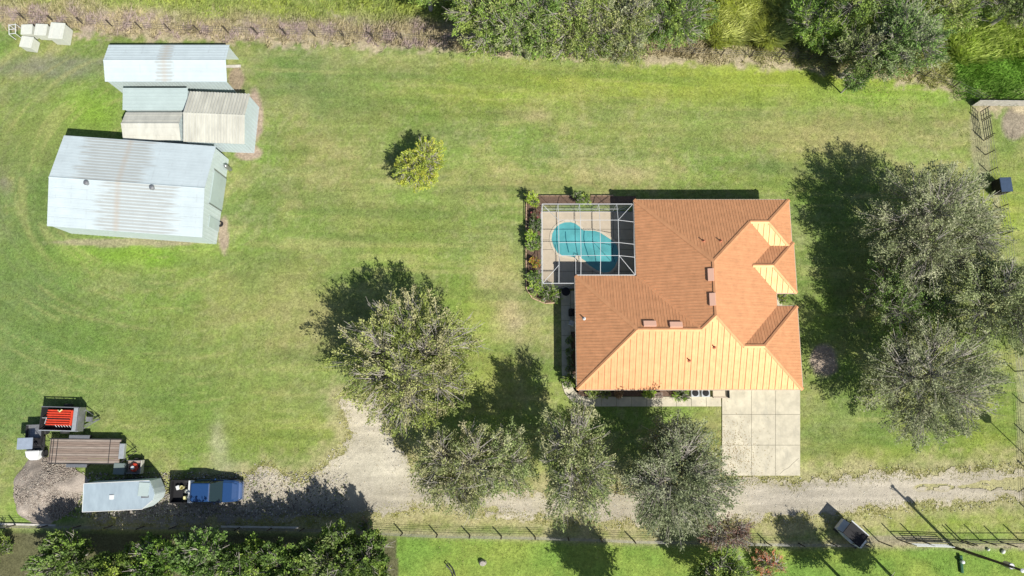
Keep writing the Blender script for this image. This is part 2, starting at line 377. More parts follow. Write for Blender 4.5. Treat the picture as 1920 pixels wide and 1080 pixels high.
def ground_color(X, Y):
    px, py = pxof(X, Y)
    n1 = fbm(X * .09, Y * .11, 4); n2 = fbm(X * .35 + 50, Y * .4, 4); n3 = fbm(X * 1.4, Y * 1.6 + 20, 3)
    c = np.empty(X.shape + (3,))
    g1, g2, g3 = np.array((.165, .228, .060)), np.array((.245, .278, .080)), np.array((.325, .305, .14))
    a = sstep(.35, .65, n1 * .5 + n2 * .5)[..., None]; b = sstep(.46, .70, n2 * .5 + n3 * .5)[..., None]
    c[:] = g1 * (1 - a) + g2 * a; c = c * (1 - .7 * b) + g3 * .7 * b
    wob = 34 * (n2 - .5)
    n4 = fbm(X * .22 + 31, Y * .5 + 3, 4); n5 = fbm(X * 2.6 + 7, Y * 2.9, 3)
    w = (sstep(.52, .68, n4) * .35)[..., None]; c = c * (1 - w) + np.array((.165, .30, .05)) * w
    w = (sstep(.50, .34, n4) * .30)[..., None]; c = c * (1 - w) + np.array((.165, .225, .085)) * w
    w = (sstep(.54, .70, n5) * .28)[..., None]; c = c * (1 - w) + np.array((.36, .35, .20)) * w
    for x, y, rx, ry, col, k in PATCH:
        d = ((px - x + wob) / rx) ** 2 + ((py - y + wob * .6) / ry) ** 2
        w = (k * np.exp(-d * .9) * (.65 + .7 * (n3 - .2)))[..., None].clip(0, 1)
        c = c * (1 - w) + np.array(col) * w
    # mowing passes: faint light and dark swaths, curving round the yard
    ph = np.where(px > 850, Y * 3.6 + 1.5 * np.sin(X * .05), (X * .55 + Y * 2.8) + 2.2 * n1)
    cx0, cy0 = G(330, 330); rr = np.hypot(X - cx0, (Y - cy0) * 1.25); an = np.arctan2(Y - cy0, X - cx0)
    st_e = fbm(X * .10 + 2, (Y + .03 * X) * 2.3, 4); st_w = fbm(an * 3.0 + 9, rr * 2.1, 4)
    wk = sstep(560, 380, px); stv = st_e * (1 - wk) + st_w * wk
    stv2 = fbm(X * .08 + 40, (Y + .03 * X) * .8, 3) * (1 - wk) + fbm(an * 2.0 + 3, rr * .8, 3) * wk
    c *= (1 + (.42 - .16 * wk) * (stv - .5) + (.30 - .12 * wk) * (stv2 - .5))[..., None]
    w = (sstep(.60, .74, stv) * .35)[..., None]; c = c * (1 - w) + np.array((.33, .31, .13)) * w
    w = (sstep(.60, .75, 1 - stv2) * .3)[..., None]; c = c * (1 - w) + np.array((.12, .20, .05)) * w
    for rt in (16.2, 17.6):     # old wheel tracks round the barn
        w = (np.exp(-((rr - rt - .5 * (n2 - .5)) / .16) ** 2) * .2 * sstep(300, 150, px) * (n3 > .4))[..., None]; c = c * (1 - w) + np.array((.20, .19, .12)) * w
    # near the drive and buildings the turf is thin
    dr = in_poly(X, Y, ROAD)
    w = (sstep(-2.2, .1, dr + 2.6 * (n3 - .5)) * .75)[..., None]
    c = c * (1 - w) + np.array((.40, .36, .20)) * w
    for x, y, rx, ry, col, k in DIRTP:
        d = ((px - x + wob * .25) / rx) ** 2 + ((py - y + wob * .2) / ry) ** 2
        w = (k * sstep(1.5, .7, d + .8 * (n3 - .5)))[..., None]
        c = c * (1 - w) + np.array(col) * (.8 + .4 * n3[..., None]) * w
    # beyond the north fence: dry weeds then green scrub
    no = north_off(X, Y) + 1.0 * (n3 - .5) * 2
    w = sstep(-1.3, -.6, no)[..., None] * .95; dry = np.array((.42, .36, .24)) * (.75 + .5 * n3[..., None])
    pk = sstep(.48, .62, fbm(X * .5 + 9, Y * .7, 3))[..., None] * (px < 900)[..., None]; dry = dry * (1 - .5 * pk) + np.array((.42, .33, .31)) * .5 * pk
    c = c * (1 - w) + dry * .9 * w
    w = sstep(.9, 2.9, no + 1.6 * (n2 - .5))[..., None] * .9; c = c * (1 - w) + np.array((.26, .30, .09)) * (.7 + .6 * n3[..., None]) * w
    east = (sstep(1770, 1800, px) * sstep(0, 2, no) * .9)[..., None]; c = c * (1 - east) + np.array((.14, .31, .035)) * (.7 + .6 * n3[..., None]) * east
    # the neighbour's lush pasture beyond the south fence
    so = south_off(X, Y)
    w = sstep(.15, .6, so + .5 * (n3 - .5))[..., None] * .93
    lush = np.array((.155, .265, .048)) * (1 - a) + np.array((.235, .305, .062)) * a
    c = c * (1 - w) + lush * (.8 + .4 * n3[..., None]) * w
    w = (np.exp(-((so - .1) / .28) ** 2) * .6)[..., None]; c = c * (1 - w) + np.array((.34, .29, .20)) * w
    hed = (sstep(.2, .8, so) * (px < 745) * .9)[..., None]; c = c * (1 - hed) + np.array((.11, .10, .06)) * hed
    return c
def axis(lo, hi, step, far):
    mid = np.arange(lo, hi + step / 2, step)
    out = hi + np.geomspace(2, far - hi, 16); inn = lo - np.geomspace(2, far + lo, 16)[::-1]
    return np.concatenate([inn, mid, out])
xs = axis(-54, 54, .2, 900); ys = axis(-20, 44, .2, 900)
X, Y = np.meshgrid(xs, ys)
Z = .05 * (fbm(X * .12, Y * .12, 2) - .5)
inhouse = (X > -42) & (X < 26) & (Y > -1) & (Y < 33); Z = np.where(inhouse, Z * .2, Z) - .04
V = np.stack([X.ravel(), Y.ravel(), Z.ravel()], 1); nx, ny = len(xs), len(ys)
ii = (np.arange(ny - 1)[:, None] * nx + np.arange(nx - 1)[None]).ravel()
F = np.stack([ii, ii + 1, ii + nx + 1, ii + nx], 1)
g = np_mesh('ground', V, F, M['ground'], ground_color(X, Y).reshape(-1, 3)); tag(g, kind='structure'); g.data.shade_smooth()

# gravel drive: its own ragged-edged sheet
xs = np.arange(-48, 60, .075); ys = np.arange(-12, 2.2, .075); X, Y = np.meshgrid(xs, ys)
n3 = fbm(X * 1.3 + 4, Y * 1.3, 5); n2 = fbm(X * .4, Y * .4 + 8, 4); n1 = fbm(X * .12 + 3, Y * .25, 3)
d = in_poly(X, Y, ROAD) + 1.9 * (n3 - .5) + .8 * (n2 - .5)
d -= 1.4 * sstep(-.25, .25, in_poly(X, Y, TRACK) + 1.1 * (n3 - .5))
base = np.array((.50, .455, .34)); c = np.empty(X.shape + (3,)); c[:] = base
c = c * (1 - sstep(.45, .65, n2)[..., None] * .4) + np.array((.40, .36, .30)) * sstep(.45, .65, n2)[..., None] * .4
pxx, pyy = pxof(X, Y)
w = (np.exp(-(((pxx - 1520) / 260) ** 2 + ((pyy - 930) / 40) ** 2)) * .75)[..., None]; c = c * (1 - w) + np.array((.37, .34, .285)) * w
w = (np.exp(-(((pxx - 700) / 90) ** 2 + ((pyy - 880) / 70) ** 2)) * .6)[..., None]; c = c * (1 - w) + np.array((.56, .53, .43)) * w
w = (np.maximum(sstep(520, 420, pxx), sstep(760, 640, pxx) * sstep(925, 960, pyy + 30 * (n2 - .5))) * .85)[..., None]; c = c * (1 - w) + np.array((.22, .205, .19)) * (.4 + 1.2 * n3[..., None]) * w  # hedge shade painted into the gravel colour, in the west and along the fence
w = (sstep(.35, 0, d) * .7)[..., None]; c = c * (1 - w) + np.array((.42, .38, .22)) * w
c *= (.74 + .52 * n1[..., None]) * (.8 + .4 * n2[..., None])
c *= (.66 + .46 * fbm(X * .3, Y * 2.6, 4))[..., None]
ok = (d > 0)
V = np.stack([X.ravel(), Y.ravel(), np.full(X.size, .005)], 1); nx, ny = len(xs), len(ys)
ii = (np.arange(ny - 1)[:, None] * nx + np.arange(nx - 1)[None]); cell = ok[:-1, :-1] & ok[1:, 1:] & ok[1:, :-1] & ok[:-1, 1:]
ii = ii[cell]; F = np.stack([ii, ii + 1, ii + nx + 1, ii + nx], 1)
used = np.unique(F); remap = -np.ones(len(V), int); remap[used] = np.arange(len(used))
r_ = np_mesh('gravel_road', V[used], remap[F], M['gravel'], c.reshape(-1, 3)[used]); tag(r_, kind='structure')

# ------------------------------------------------------------------ vegetation builders
def leaf_quads(rs, P, D, L, Wd, up=.5):
    """rhombic leaves at P, long axis about D"""
    n = len(P)
    D = D / np.linalg.norm(D, axis=1, keepdims=True)
    nz = rs.normal(size=(n, 3)); nz[:, 2] += up * 2
    S = np.cross(D, nz); S /= np.linalg.norm(S, axis=1, keepdims=True) + 1e-9
    L = L[:, None]; Wd = Wd[:, None]
    V = np.stack([P, P + D * L * .5 + S * Wd * .5, P + D * L, P + D * L * .5 - S * Wd * .5], 1).reshape(-1, 3)
    F = np.arange(4 * n).reshape(-1, 4)
    return V, F
OAKSCALE = 1.6; SPRAYK = 1.4
def tree(name, label, cat, pxc, zc, rx, ry, rz, seed, pal, n=260, per=44, leaf=.24, spray=.75, lobes=9, thin=.1, trunk_r=.22, group=None, wid=.42, depth=.30, lobe_sharp=2.2, up=1.1, base=None):
    rs = np.random.RandomState(seed)
    spray *= SPRAYK; per = int(per * 1.55); leaf *= .82; n = int(n * .86)
    cx, cy = base if base else G(pxc[0], pxc[1], zc)
    root = empty(name, label, cat, (cx, cy, 0), 0, group)
    # lobes: the main limbs; leaf sprays gather about them
    LD = rs.normal(size=(lobes, 3)); LD[:, 2] = np.abs(LD[:, 2]) * .7 - .15; LD /= np.linalg.norm(LD, axis=1, keepdims=True)
    amp = rs.uniform(.8, 1.12, lobes)
    dirs = rs.normal(size=(n * 4, 3)); dirs[:, 2] = dirs[:, 2] * .9 + .2; dirs /= np.linalg.norm(dirs, axis=1, keepdims=True)
    dots = dirs @ LD.T; best = dots.argmax(1); bd = dots.max(1)
    f = (.50 + .52 * np.clip(bd, 0, 1) ** lobe_sharp) * amp[best]
    keep = rs.rand(len(dirs)) < np.clip((bd - .35) * 1.9, .03, 1); dirs = dirs[keep][:n]; f = f[keep][:n]; best = best[keep][:n]
    m = len(dirs)
    rad = (depth + (1 - depth) * rs.rand(m) ** .55) * f
    Rv = np.array((rx, ry, rz)); C = np.array((0, 0, zc))
    P0 = C + dirs * rad[:, None] * Rv; P0[:, 2] = np.maximum(P0[:, 2], .5)
    anchor = np.array((0, 0, zc - rz * .75))
    sd = (P0 - anchor); sd /= np.linalg.norm(sd, axis=1, keepdims=True); sd += rs.normal(size=sd.shape) * .35; sd /= np.linalg.norm(sd, axis=1, keepdims=True)
    cnt = np.where(rs.rand(m) < thin * (1 + dirs[:, 2]), per // 5, rs.randint(int(per * .6), int(per * 1.4), m))
    idx = np.repeat(np.arange(m), cnt); N = len(idx)
    s_ = rs.uniform(-.5, .5, N) * spray
    lat = rs.normal(size=(N, 3)) * spray * (.075 + .10 * (.5 - s_ / spray))[:, None]
    P = P0[idx] + sd[idx] * s_[:, None] + lat
    P[:, 2] = np.maximum(P[:, 2], .15)
    D = sd[idx] * .9 + rs.normal(size=(N, 3)) * .45; D[:, 2] -= .08
    L = leaf * rs.uniform(.6, 1.35, N)
    V, F = leaf_quads(rs, P, D, L, L * wid, up)
    pal = np.array(pal); pi = rs.randint(0, len(pal), m); colr = pal[pi][idx] * OAKSCALE * rs.uniform(.86, 1.12) * (1 + rs.uniform(-.06, .06, 3)) * rs.uniform(.7, 1.3, N)[:, None] * np.array((1.04, 1.0, .88))
    cr = np_mesh('crown', V, F, M['leaf'], np.repeat(colr, 4, 0), root)
    # trunk, limbs and twigs
    mb = MB()
    mb.tube([(0, 0, -.1), (rs.uniform(-.1, .1), rs.uniform(-.1, .1), zc * .35), (0, 0, max(.3, zc - rz * .55))], [trunk_r, trunk_r * .8, trunk_r * .65], 7)
    top = Vector((0, 0, max(.3, zc - rz * .6)))
    for k in range(lobes):
        e = Vector(C + LD[k] * Rv * .62); mid = (top + e) / 2 + Vector((rs.uniform(-.2, .2), rs.uniform(-.2, .2), .15 * rz))
        mb.tube([top, mid, e], [trunk_r * .5, trunk_r * .33, trunk_r * .12], 5)
    for i in range(m):
        e = Vector(P0[i] + sd[i] * spray * .45); st = Vector(C + LD[best[i]] * Rv * rs.uniform(.3, .62) * min(1, rad[i] + .2))
        st = st.lerp(e, max(0., 1 - 2.2 / max(.1, (e - st).length)))
        mb.tube([st, st.lerp(e, .5) + Vector((0, 0, .08)), e], [.035, .022, .008], 3)
        if cnt[i] <= per // 5:      # bare spray: pale twigs stand proud of the leaves
            for q in range(7):
                dd_ = Vector(sd[i] + rs.normal(size=3) * .38).normalized(); b0 = st.lerp(e, rs.uniform(.3, .95))
                mb.tube([b0, b0 + dd_ * spray * rs.uniform(.4, .9) + Vector((0, 0, .12))], [.022, .01], 3)
    mb.build('trunk', M['bark'], root)
    return root
OAK = [(.185, .225, .10), (.155, .20, .085), (.22, .25, .13), (.13, .175, .07), (.24, .255, .155)]
OAKY = [(.195, .24, .08), (.165, .215, .06), (.235, .27, .11), (.12, .165, .05), (.25, .26, .15)]
DARKG = [(.10, .165, .05), (.12, .19, .055), (.08, .13, .04), (.15, .21, .08)]
BRIGHT = [(.09, .155, .035), (.12, .20, .04), (.055, .10, .025), (.18, .26, .055), (.045, .08, .02)]
MIDG = [(.15, .225, .05), (.19, .26, .065), (.22, .28, .085), (.11, .175, .045)]
SILV = [(.19, .225, .13), (.165, .20, .11), (.225, .25, .165), (.14, .175, .09)]
YEL = [(.28, .34, .055), (.24, .30, .05), (.33, .36, .06), (.18, .24, .05)]
PURP = [(.17, .12, .10), (.13, .10, .08), (.14, .15, .07)]
def plant(name, label, cat, px, py, r, h, seed, pal, n=60, per=26, leaf=.14, group=None, wid=.4):
    return tree(name, label, cat, None, h * .55, r, r, h * .5, seed, pal, n=n, per=per, leaf=leaf, spray=min(.5, r * .5), lobes=6, thin=.02, trunk_r=.04, group=group, depth=.2, wid=wid, base=G(px, py, 0))

def blades(name, kind_label, region_fn, count, seed, hgt, wdt, pal_fn, bounds, lean=.5, nb=5):
    rs = np.random.RandomState(seed)
    x = rs.uniform(bounds[0], bounds[1], count); y = rs.uniform(bounds[2], bounds[3], count)
    w = region_fn(x, y); keep = rs.rand(count) < w; x, y = x[keep], y[keep]
    sc_ = fbm(x * .5, y * .5, 2) * 1.2 + .4
    n = len(x); idx = np.repeat(np.arange(n), nb); N = len(idx)
    b = np.stack([x[idx] + rs.normal(size=N) * .10, y[idx] + rs.normal(size=N) * .10, np.full(N, -.03)], 1)
    ang = rs.uniform(0, 2 * math.pi, N); hh = hgt * rs.uniform(.5, 1.3, N) * sc_[idx]
    D = np.stack([np.cos(ang) * lean, np.sin(ang) * lean, np.ones(N)], 1) * hh[:, None]
    S = np.stack([-np.sin(ang), np.cos(ang), np.zeros(N)], 1) * (wdt * rs.uniform(.6, 1.4, N))[:, None]
    tip = b + D; tip[:, :2] += D[:, :2] * .5
    V = np.stack([b - S * .5, b + S * .5, b + D * .6 + S * .4, tip], 1).reshape(-1, 3); F = np.arange(4 * N).reshape(-1, 4)
    col = pal_fn(x, y)[idx] * rs.uniform(.75, 1.25, N)[:, None]
    o = np_mesh(name, V, F, M['weed'], np.repeat(col, 4, 0)); return tag(o, kind_label, None, None, 'stuff')

# ------------------------------------------------------------------ house
e_, p_ = 2.75, .417
house = empty('house', 'stucco house under a terracotta ribbed metal hip roof, beside the pool cage', 'house', (0, 0, 0))
xs_, xe = 5.4, 24.1
SL = {  # slope plane functions
 'S': lambda x, y: e_ + (y - .65) * p_, 'MW': lambda x, y: e_ + (x - 10.6) * p_, 'N': lambda x, y: e_ + (16.9 - y) * p_,
 'ME': lambda x, y: e_ + (22.4 - x) * p_, 'WW': lambda x, y: e_ + (x - 5.4) * p_, 'WN': lambda x, y: e_ + (10.2 - y) * p_,
 'C_N': lambda x, y: e_ + (7.6 - y) * p_, 'C_E': lambda x, y: e_ + (24.1 - x) * p_,
 'A_E': lambda x, y: e_ + (24.0 - x) * p_, 'A_S': lambda x, y: e_ + (y - 12.5) * p_,
 'B_N': lambda x, y: e_ + (13.11 - y) * p_, 'B_S': lambda x, y: e_ + (y - 8.75) * p_, 'B_E': lambda x, y: e_ + (24.15 - x) * p_}
FACES = {
 'S': [(5.4, .65), (24.1, .65), (20.63, 4.125), (18.93, 4.125), (16.5, 6.55), (15.38, 5.43), (10.18, 5.43)],
 'MW': [(10.6, 10.2), (15.38, 5.43), (16.5, 6.55), (16.5, 11.0), (10.6, 16.9)],
 'N': [(10.6, 16.9), (16.5, 11.0), (20.2, 14.7), (21.8, 14.7), (24.0, 16.9)],
 'ME': [(16.5, 11), (16.5, 6.55), (18.93, 4.125), (22.4, 7.6), (22.4, 8.75), (20.22, 10.93), (22.1, 12.8), (20.2, 14.7)],
 'WW': [(5.4, .65), (10.18, 5.43), (5.4, 10.2)], 'WN': [(5.4, 10.2), (10.18, 5.43), (15.38, 5.43), (10.6, 10.2)],
 'C_N': [(22.4, 7.6), (18.93, 4.125), (20.63, 4.125), (24.1, 7.6)], 'C_E': [(24.1, 7.6), (20.63, 4.125), (24.1, .65)],
 'A_E': [(24, 16.9), (21.8, 14.7), (23.7, 12.8), (24.0, 12.95)], 'A_S': [(20.2, 14.7), (22.1, 12.8), (23.7, 12.8), (21.8, 14.7)],
 'B_N': [(22.1, 12.8), (20.22, 10.93), (21.97, 10.93), (24.15, 13.11), (23.75, 12.85)],
 'B_S': [(20.22, 10.93), (22.4, 8.75), (24.15, 8.75), (21.97, 10.93)], 'B_E': [(24.15, 13.11), (21.97, 10.93), (24.15, 8.75)]}
roof = bpy.data.objects.new('roof', None); COL.objects.link(roof); roof.parent = house
for k, poly in FACES.items():
    roof_face([(x, y, SL[k](x, y)) for x, y in poly], M['roof'], roof, pw=.5, ribs=1 if k == 'S' or k in ('A_S', 'B_S') else 2, rw=.07 if k in ('S', 'A_S', 'B_S') else .035, rh=.055 if k in ('S', 'A_S', 'B_S') else .026)
# ridge and hip caps
def cap(a, b, w=.16, m=M['roof'], name='ridge_cap'):
    a, b = Vector(a), Vector(b); mb = MB(); d = (b - a).normalized(); s_ = Vector((0, 0, 1)).cross(d).normalized(); u = d.cross(s_)
    if u.z < 0: u = -u
    o = u * .075
    mb.prism([a - s_ * w - u * .0 + o * .45, b - s_ * w + o * .45, b + o * 1.3, a + o * 1.3], (0, 0, .012))
    mb.prism([a + o * 1.3, b + o * 1.3, b + s_ * w + o * .45, a + s_ * w + o * .45], (0, 0, .012))
    return mb.build(name, m, roof)
def P3(x, y, f): return (x, y, SL[f](x, y))
for a, b in [(P3(16.5, 11, 'ME'), P3(16.5, 6.55, 'ME')), (P3(10.6, 16.9, 'N'), P3(16.5, 11, 'N')), (P3(20.2, 14.7, 'N'), P3(16.5, 11, 'N')), (P3(24, 16.9, 'N'), P3(21.8, 14.7, 'N')),
             (P3(20.2, 14.7, 'N'), P3(21.8, 14.7, 'N')), (P3(23.7, 12.8, 'A_S'), P3(21.8, 14.7, 'A_S')), (P3(20.22, 10.93, 'B_S'), P3(21.97, 10.93, 'B_S')), (P3(24.15, 13.11, 'B_N'), P3(21.97, 10.93, 'B_N')),
             (P3(24.15, 8.75, 'B_S'), P3(21.97, 10.93, 'B_S')), (P3(18.93, 4.125, 'C_N'), P3(20.63, 4.125, 'C_N')), (P3(24.1, 7.6, 'C_N'), P3(20.63, 4.125, 'C_N')), (P3(24.1, .65, 'S'), P3(20.63, 4.125, 'S')),
             (P3(5.4, .65, 'S'), P3(10.18, 5.43, 'S')), (P3(5.4, 10.2, 'WN'), P3(10.18, 5.43, 'WN')), (P3(10.18, 5.43, 'S'), P3(15.38, 5.43, 'S')), (P3(16.5, 6.55, 'S'), P3(15.38, 5.43, 'S')), (P3(16.5, 6.55, 'S'), P3(18.93, 4.125, 'S')), (P3(15.38, 5.43, 'WN'), P3(10.6, 10.2, 'WN'))]:
    cap(a, b)
outline = [(5.4, .65), (24.1, .65), (24.1, 7.6), (22.4, 7.6), (22.4, 8.75), (24.15, 8.75), (24.15, 12.9), (24.0, 12.9), (24.0, 16.9), (10.6, 16.9), (10.6, 10.2), (5.4, 10.2)]
for i in range(len(outline)):     # fascia boards and gutters
    a = Vector((*outline[i], 0)); b = Vector((*outline[(i + 1) % len(outline)], 0)); d = b - a; L = d.length
    if L < .3: continue
    d.normalize(); nrm = Vector((d.y, -d.x, 0)); c = (a + b) / 2 + nrm * .04
    B('gutter', (c.x, c.y, e_ - .07), (L + .06, .07, .13), M['fascia'], house, rz=math.atan2(d.y, d.x), bev=.015)
# walls set in under the eaves
o_ = .55
wl = [(5.4 + o_ + 1.2, .65 + o_ + .1), (24.1 - o_, .65 + o_ + .1), (24.1 - o_, 7.6 - o_), (22.3, 7.6 - o_), (22.3, 8.75 + o_), (24.1 - o_, 8.75 + o_), (24.1 - o_, 16.9 - o_), (10.6 + o_, 16.9 - o_), (10.6 + o_, 10.2 - o_), (5.4 + o_ + 1.2, 10.2 - o_)]
MB().prism([(x, y, -.05) for x, y in wl], (0, 0, e_ - .12)).build('wall', M['stucco'], house)
MB().prism([(x + (.02 if x > 15 else -.02), y, e_ - .15) for x, y in [(5.45, .7), (24.05, .7), (24.05, 7.55), (22.35, 7.55), (22.35, 8.8), (24.05, 8.8), (24.05, 16.85), (10.65, 16.85), (10.65, 10.15), (5.45, 10.15)]], (0, 0, .05)).build('soffit', M['fascia'], house)
for x, y in [(5.7, 1.0), (5.7, 4.0), (5.7, 7.0), (5.7, 9.9)]:
    B('column', (x, y, 1.28), (.25, .25, 2.6), M['stucco'], house)
for x0 in (18.2, 21.2):
    gd = B('garage_door', (x0 + .4, 1.285, 1.1), (2.6, .06, 2.15), M['white'], house)
for (x, y, w, ax) in [(9, 1.285, 1.6, 0), (12.5, 1.285, 1.6, 0), (23.565, 3.2, 1.3, 1), (23.565, 11, 1.5, 1), (23.565, 14.6, 1.3, 1), (14, 16.365, 1.6, 0), (19, 16.365, 1.6, 0)]:
    fr = B('window', (x, y, 1.5), (w, .06, 1.3) if not ax else (.06, w, 1.3), M['white'], house)
    B('pane', (x, y, 1.5), (w - .14, .075, 1.16) if not ax else (.075, w - .14, 1.16), M['glass'], fr)
# off-ridge vents, pipe boots
def rvent(x, y, f, along):
    z = SL[f](x, y) + .05; mb = MB(); L, W_ = 1.05, .5
    if along == 'y': mb.box((x, y, z + .1), (W_, L, .16), ry=-math.atan(p_) if f == 'MW' else 0)
    else:
        i = len(mb.v); mb.box((0, 0, 0), (L, W_, .16)); a = math.atan(p_) * (-1 if f == 'WN' else 1)
        mb.v = [(x + vx, y + vy * math.cos(a) - vz * math.sin(a), z + .1 + vy * math.sin(a) + vz * math.cos(a)) for vx, vy, vz in mb.v]
    mb.build('roof_vent', M['fascia2'], roof, bev=.02)
M['fascia2'] = mat('salmon_vent', (.66, .40, .29), .6)
for (px, py, al, f) in [(1331, 516, 'y', 'MW'), (1334, 562, 'y', 'MW'), (1218, 607, 'x', 'WN'), (1267, 609, 'x', 'WN')]:
    x, y = G(px, py, 4.95 if f == 'MW' else 4.6); rvent(x, y, f, al)
for (px, py, z, f) in [(1318, 453, 4.3, 'N'), (1350, 453, 4.3, 'N'), (1340, 651, 4.3, 'S'), (1292, 676, 3.7, 'S'), (1096, 597, 3.2, 'WW')]:
    x, y = G(px, py, z); z = SL[f](x, y)
    pv = MB().lathe([(.16, 0), (.13, .05), (.05, .10), (.05, .42), (.03, .43)], 10, (x, y, z + .02)).build('vent_pipe', M['terracotta'] if f != 'WW' else M['white'], roof)
# chimney-free; entry porch floor in the notch
MB().prism([(22.3, 7.7, .0), (23.95, 7.7, .0), (23.95, 8.7, .0), (22.3, 8.7, .0)], (0, 0, .03)).build('porch_step', M['concrete'], house)

# ------------------------------------------------------------------ drive slabs and walks
def slab_set(name, pts_list, m, z=.0, th=.06, lab=None):
    root = bpy.data.objects.new(name, None); COL.objects.link(root); tag(root, kind='structure')
    for poly in pts_list:
        MB().prism([(x, y, z) for x, y in poly], (0, 0, th)).build('slab', m, root)
    return root
dx = [1353.5, 1408.5, 1453.5, 1500]; dy = [729, 777, 834.5, 892]
sl = []
for i in range(3):
    for j in range(3):
        y_t = dy[j] + .3 - (22 if j == 0 else 0); y_b = dy[j + 1] - .3
        sl.append([G(dx[i] + .3, y_b), G(dx[i + 1] - .3, y_b), G(dx[i + 1] - .3, y_t), G(dx[i] + .3, y_t)])
dv = slab_set('driveway', sl, M['concrete'])
MB().prism([(*G(*q), -.05) for q in ((1353.8, 891.5), (1499.5, 891.5), (1499.5, 720), (1353.8, 720))], (0, 0, .075)).build('joint_bed', M['joint'], dv)
MB().tube([(*G(a_, b_), .062) for a_, b_ in ((1462, 888), (1470, 881), (1478, 877), (1486, 869), (1497, 859))], .012, 4).build('crack', M['joint'], dv)
_c = M['concrete'].node_tree; _b = _c.nodes['Principled BSDF']; _s = _b.inputs['Base Color'].links[0].from_socket
_t = _c.nodes.new('ShaderNodeTexCoord'); _m = _c.nodes.new('ShaderNodeMapping'); _m.inputs['Scale'].default_value = (1.1, .35, 1); _n = _c.nodes.new('ShaderNodeTexNoise')
_n.inputs['Scale'].default_value = 1.3; _n.inputs['Detail'].default_value = 7; _n.inputs['Roughness'].default_value = .75
_c.links.new(_t.outputs['Object'], _m.inputs[0]); _c.links.new(_m.outputs[0], _n.inputs['Vector'])
_r = _c.nodes.new('ShaderNodeMapRange'); _r.inputs['From Min'].default_value = .52; _r.inputs['From Max'].default_value = .72; _r.inputs['To Max'].default_value = .55
_c.links.new(_n.outputs['Fac'], _r.inputs['Value']); _x = _c.nodes.new('ShaderNodeMixRGB'); _x.inputs['Color2'].default_value = (.30, .29, .24, 1)
_c.links.new(_r.outputs[0], _x.inputs[0]); _c.links.new(_s, _x.inputs[1]); _c.links.new(_x.outputs[0], _b.inputs['Base Color'])
# walkway: south run, curved corner, west run
ws = []
x0, x1 = G(1100, 753)[0], G(1352, 753)[0]; yt, yb = G(1200, 744)[1], G(1200, 762)[1]
k = 9
for i in range(k):
    xa = x0 + (x1 - x0) * i / k; xb = x0 + (x1 - x0) * (i + 1) / k
    ws.append([(xa + .015, yb), (xb - .015, yb), (xb - .015, yt), (xa + .015, yt)])
cx, cy = G(1100, 715); ri = cy - yt; ro = cy - yb
xl_i, xl_o = cx - ri, cx - ro
for i in range(5):
    t0 = -math.pi / 2 - i * math.pi / 10; t1 = t0 - math.pi / 10
    arc = lambda r, t: (cx + r * math.cos(t), cy + r * math.sin(t))
    tt = [t0 - .012 + (t1 - t0 + .024) * q / 3 for q in range(4)]
    ws.append([arc(ro, t) for t in tt][::-1] + [arc(ri, t) for t in tt])
yy1 = G(1050, 545)[1]; k = 6
for i in range(k):
    ya = cy + (yy1 - cy) * i / k; yb2 = cy + (yy1 - cy) * (i + 1) / k
    ws.append([(xl_o, ya + .015), (xl_i, ya + .015), (xl_i, yb2 - .015), (xl_o, yb2 - .015)])
ya = G(1060, 622)[1]
for i in range(3):
    y2 = ya + (yy1 - ya) * i / 3; y3 = ya + (yy1 - ya) * (i + 1) / 3
    ws.append([(xl_i + .03, y2 + .015), (6.6, y2 + .015), (6.6, y3 - .015), (xl_i + .03, y3 - .015)])
slab_set('walkway', ws, M['concrete'])

# garden beds
def bed(poly, m, z=.0, th=.035, name='garden_bed', kerb=True):
    root = bpy.data.objects.new(name, None); COL.objects.link(root); tag(root, kind='structure')
    MB().prism([(x, y, z) for x, y in poly], (0, 0, th)).build('mulch', m, root)
    return root
def edging(path, parent, w=.12, h=.12):
    for i in range(len(path) - 1):
        a, b = Vector((*path[i], 0)), Vector((*path[i + 1], 0)); L = (b - a).length; n = max(1, int(L / .5)); d = (b - a).normalized()
        for k in range(n):
            c = a + (b - a) * (k + .5) / n
            B('edging_stone', (c.x, c.y, h / 2), (L / n - .03, w, h), M['edging'], parent, rz=math.atan2(d.y, d.x), bev=.02)
bd = bed(GP([(988, 368), (1192, 368), (1192, 384), (1016, 384), (1014, 545), (1042, 545), (1042, 566), (1024, 566), (1000, 556), (989, 540)]), M['mulch'])
edging(GP([(1150, 367), (987, 367), (986, 450), (987, 542), (998, 559), (1022, 569), (1041, 568)]), bd, .10, .14)
bed([(xl_i + .06, yt + .5), (xl_i + .06, ya - .03), (6.55, ya - .03), (6.55, yt + 1.0), (5.6, yt + .3)], M['mulch'])
bed([(cx - ri * .7, yt + .04), (G(1290, 740)[0], yt + .04), (G(1290, 740)[0], 1.2), (5.3, 1.2), (cx - ri * .9, yt + .5)], M['mulch'])
bed([(22.35, 8.05), (23.1, 8.05), (23.1, 8.7), (22.35, 8.7)], M['mulch'], .035)

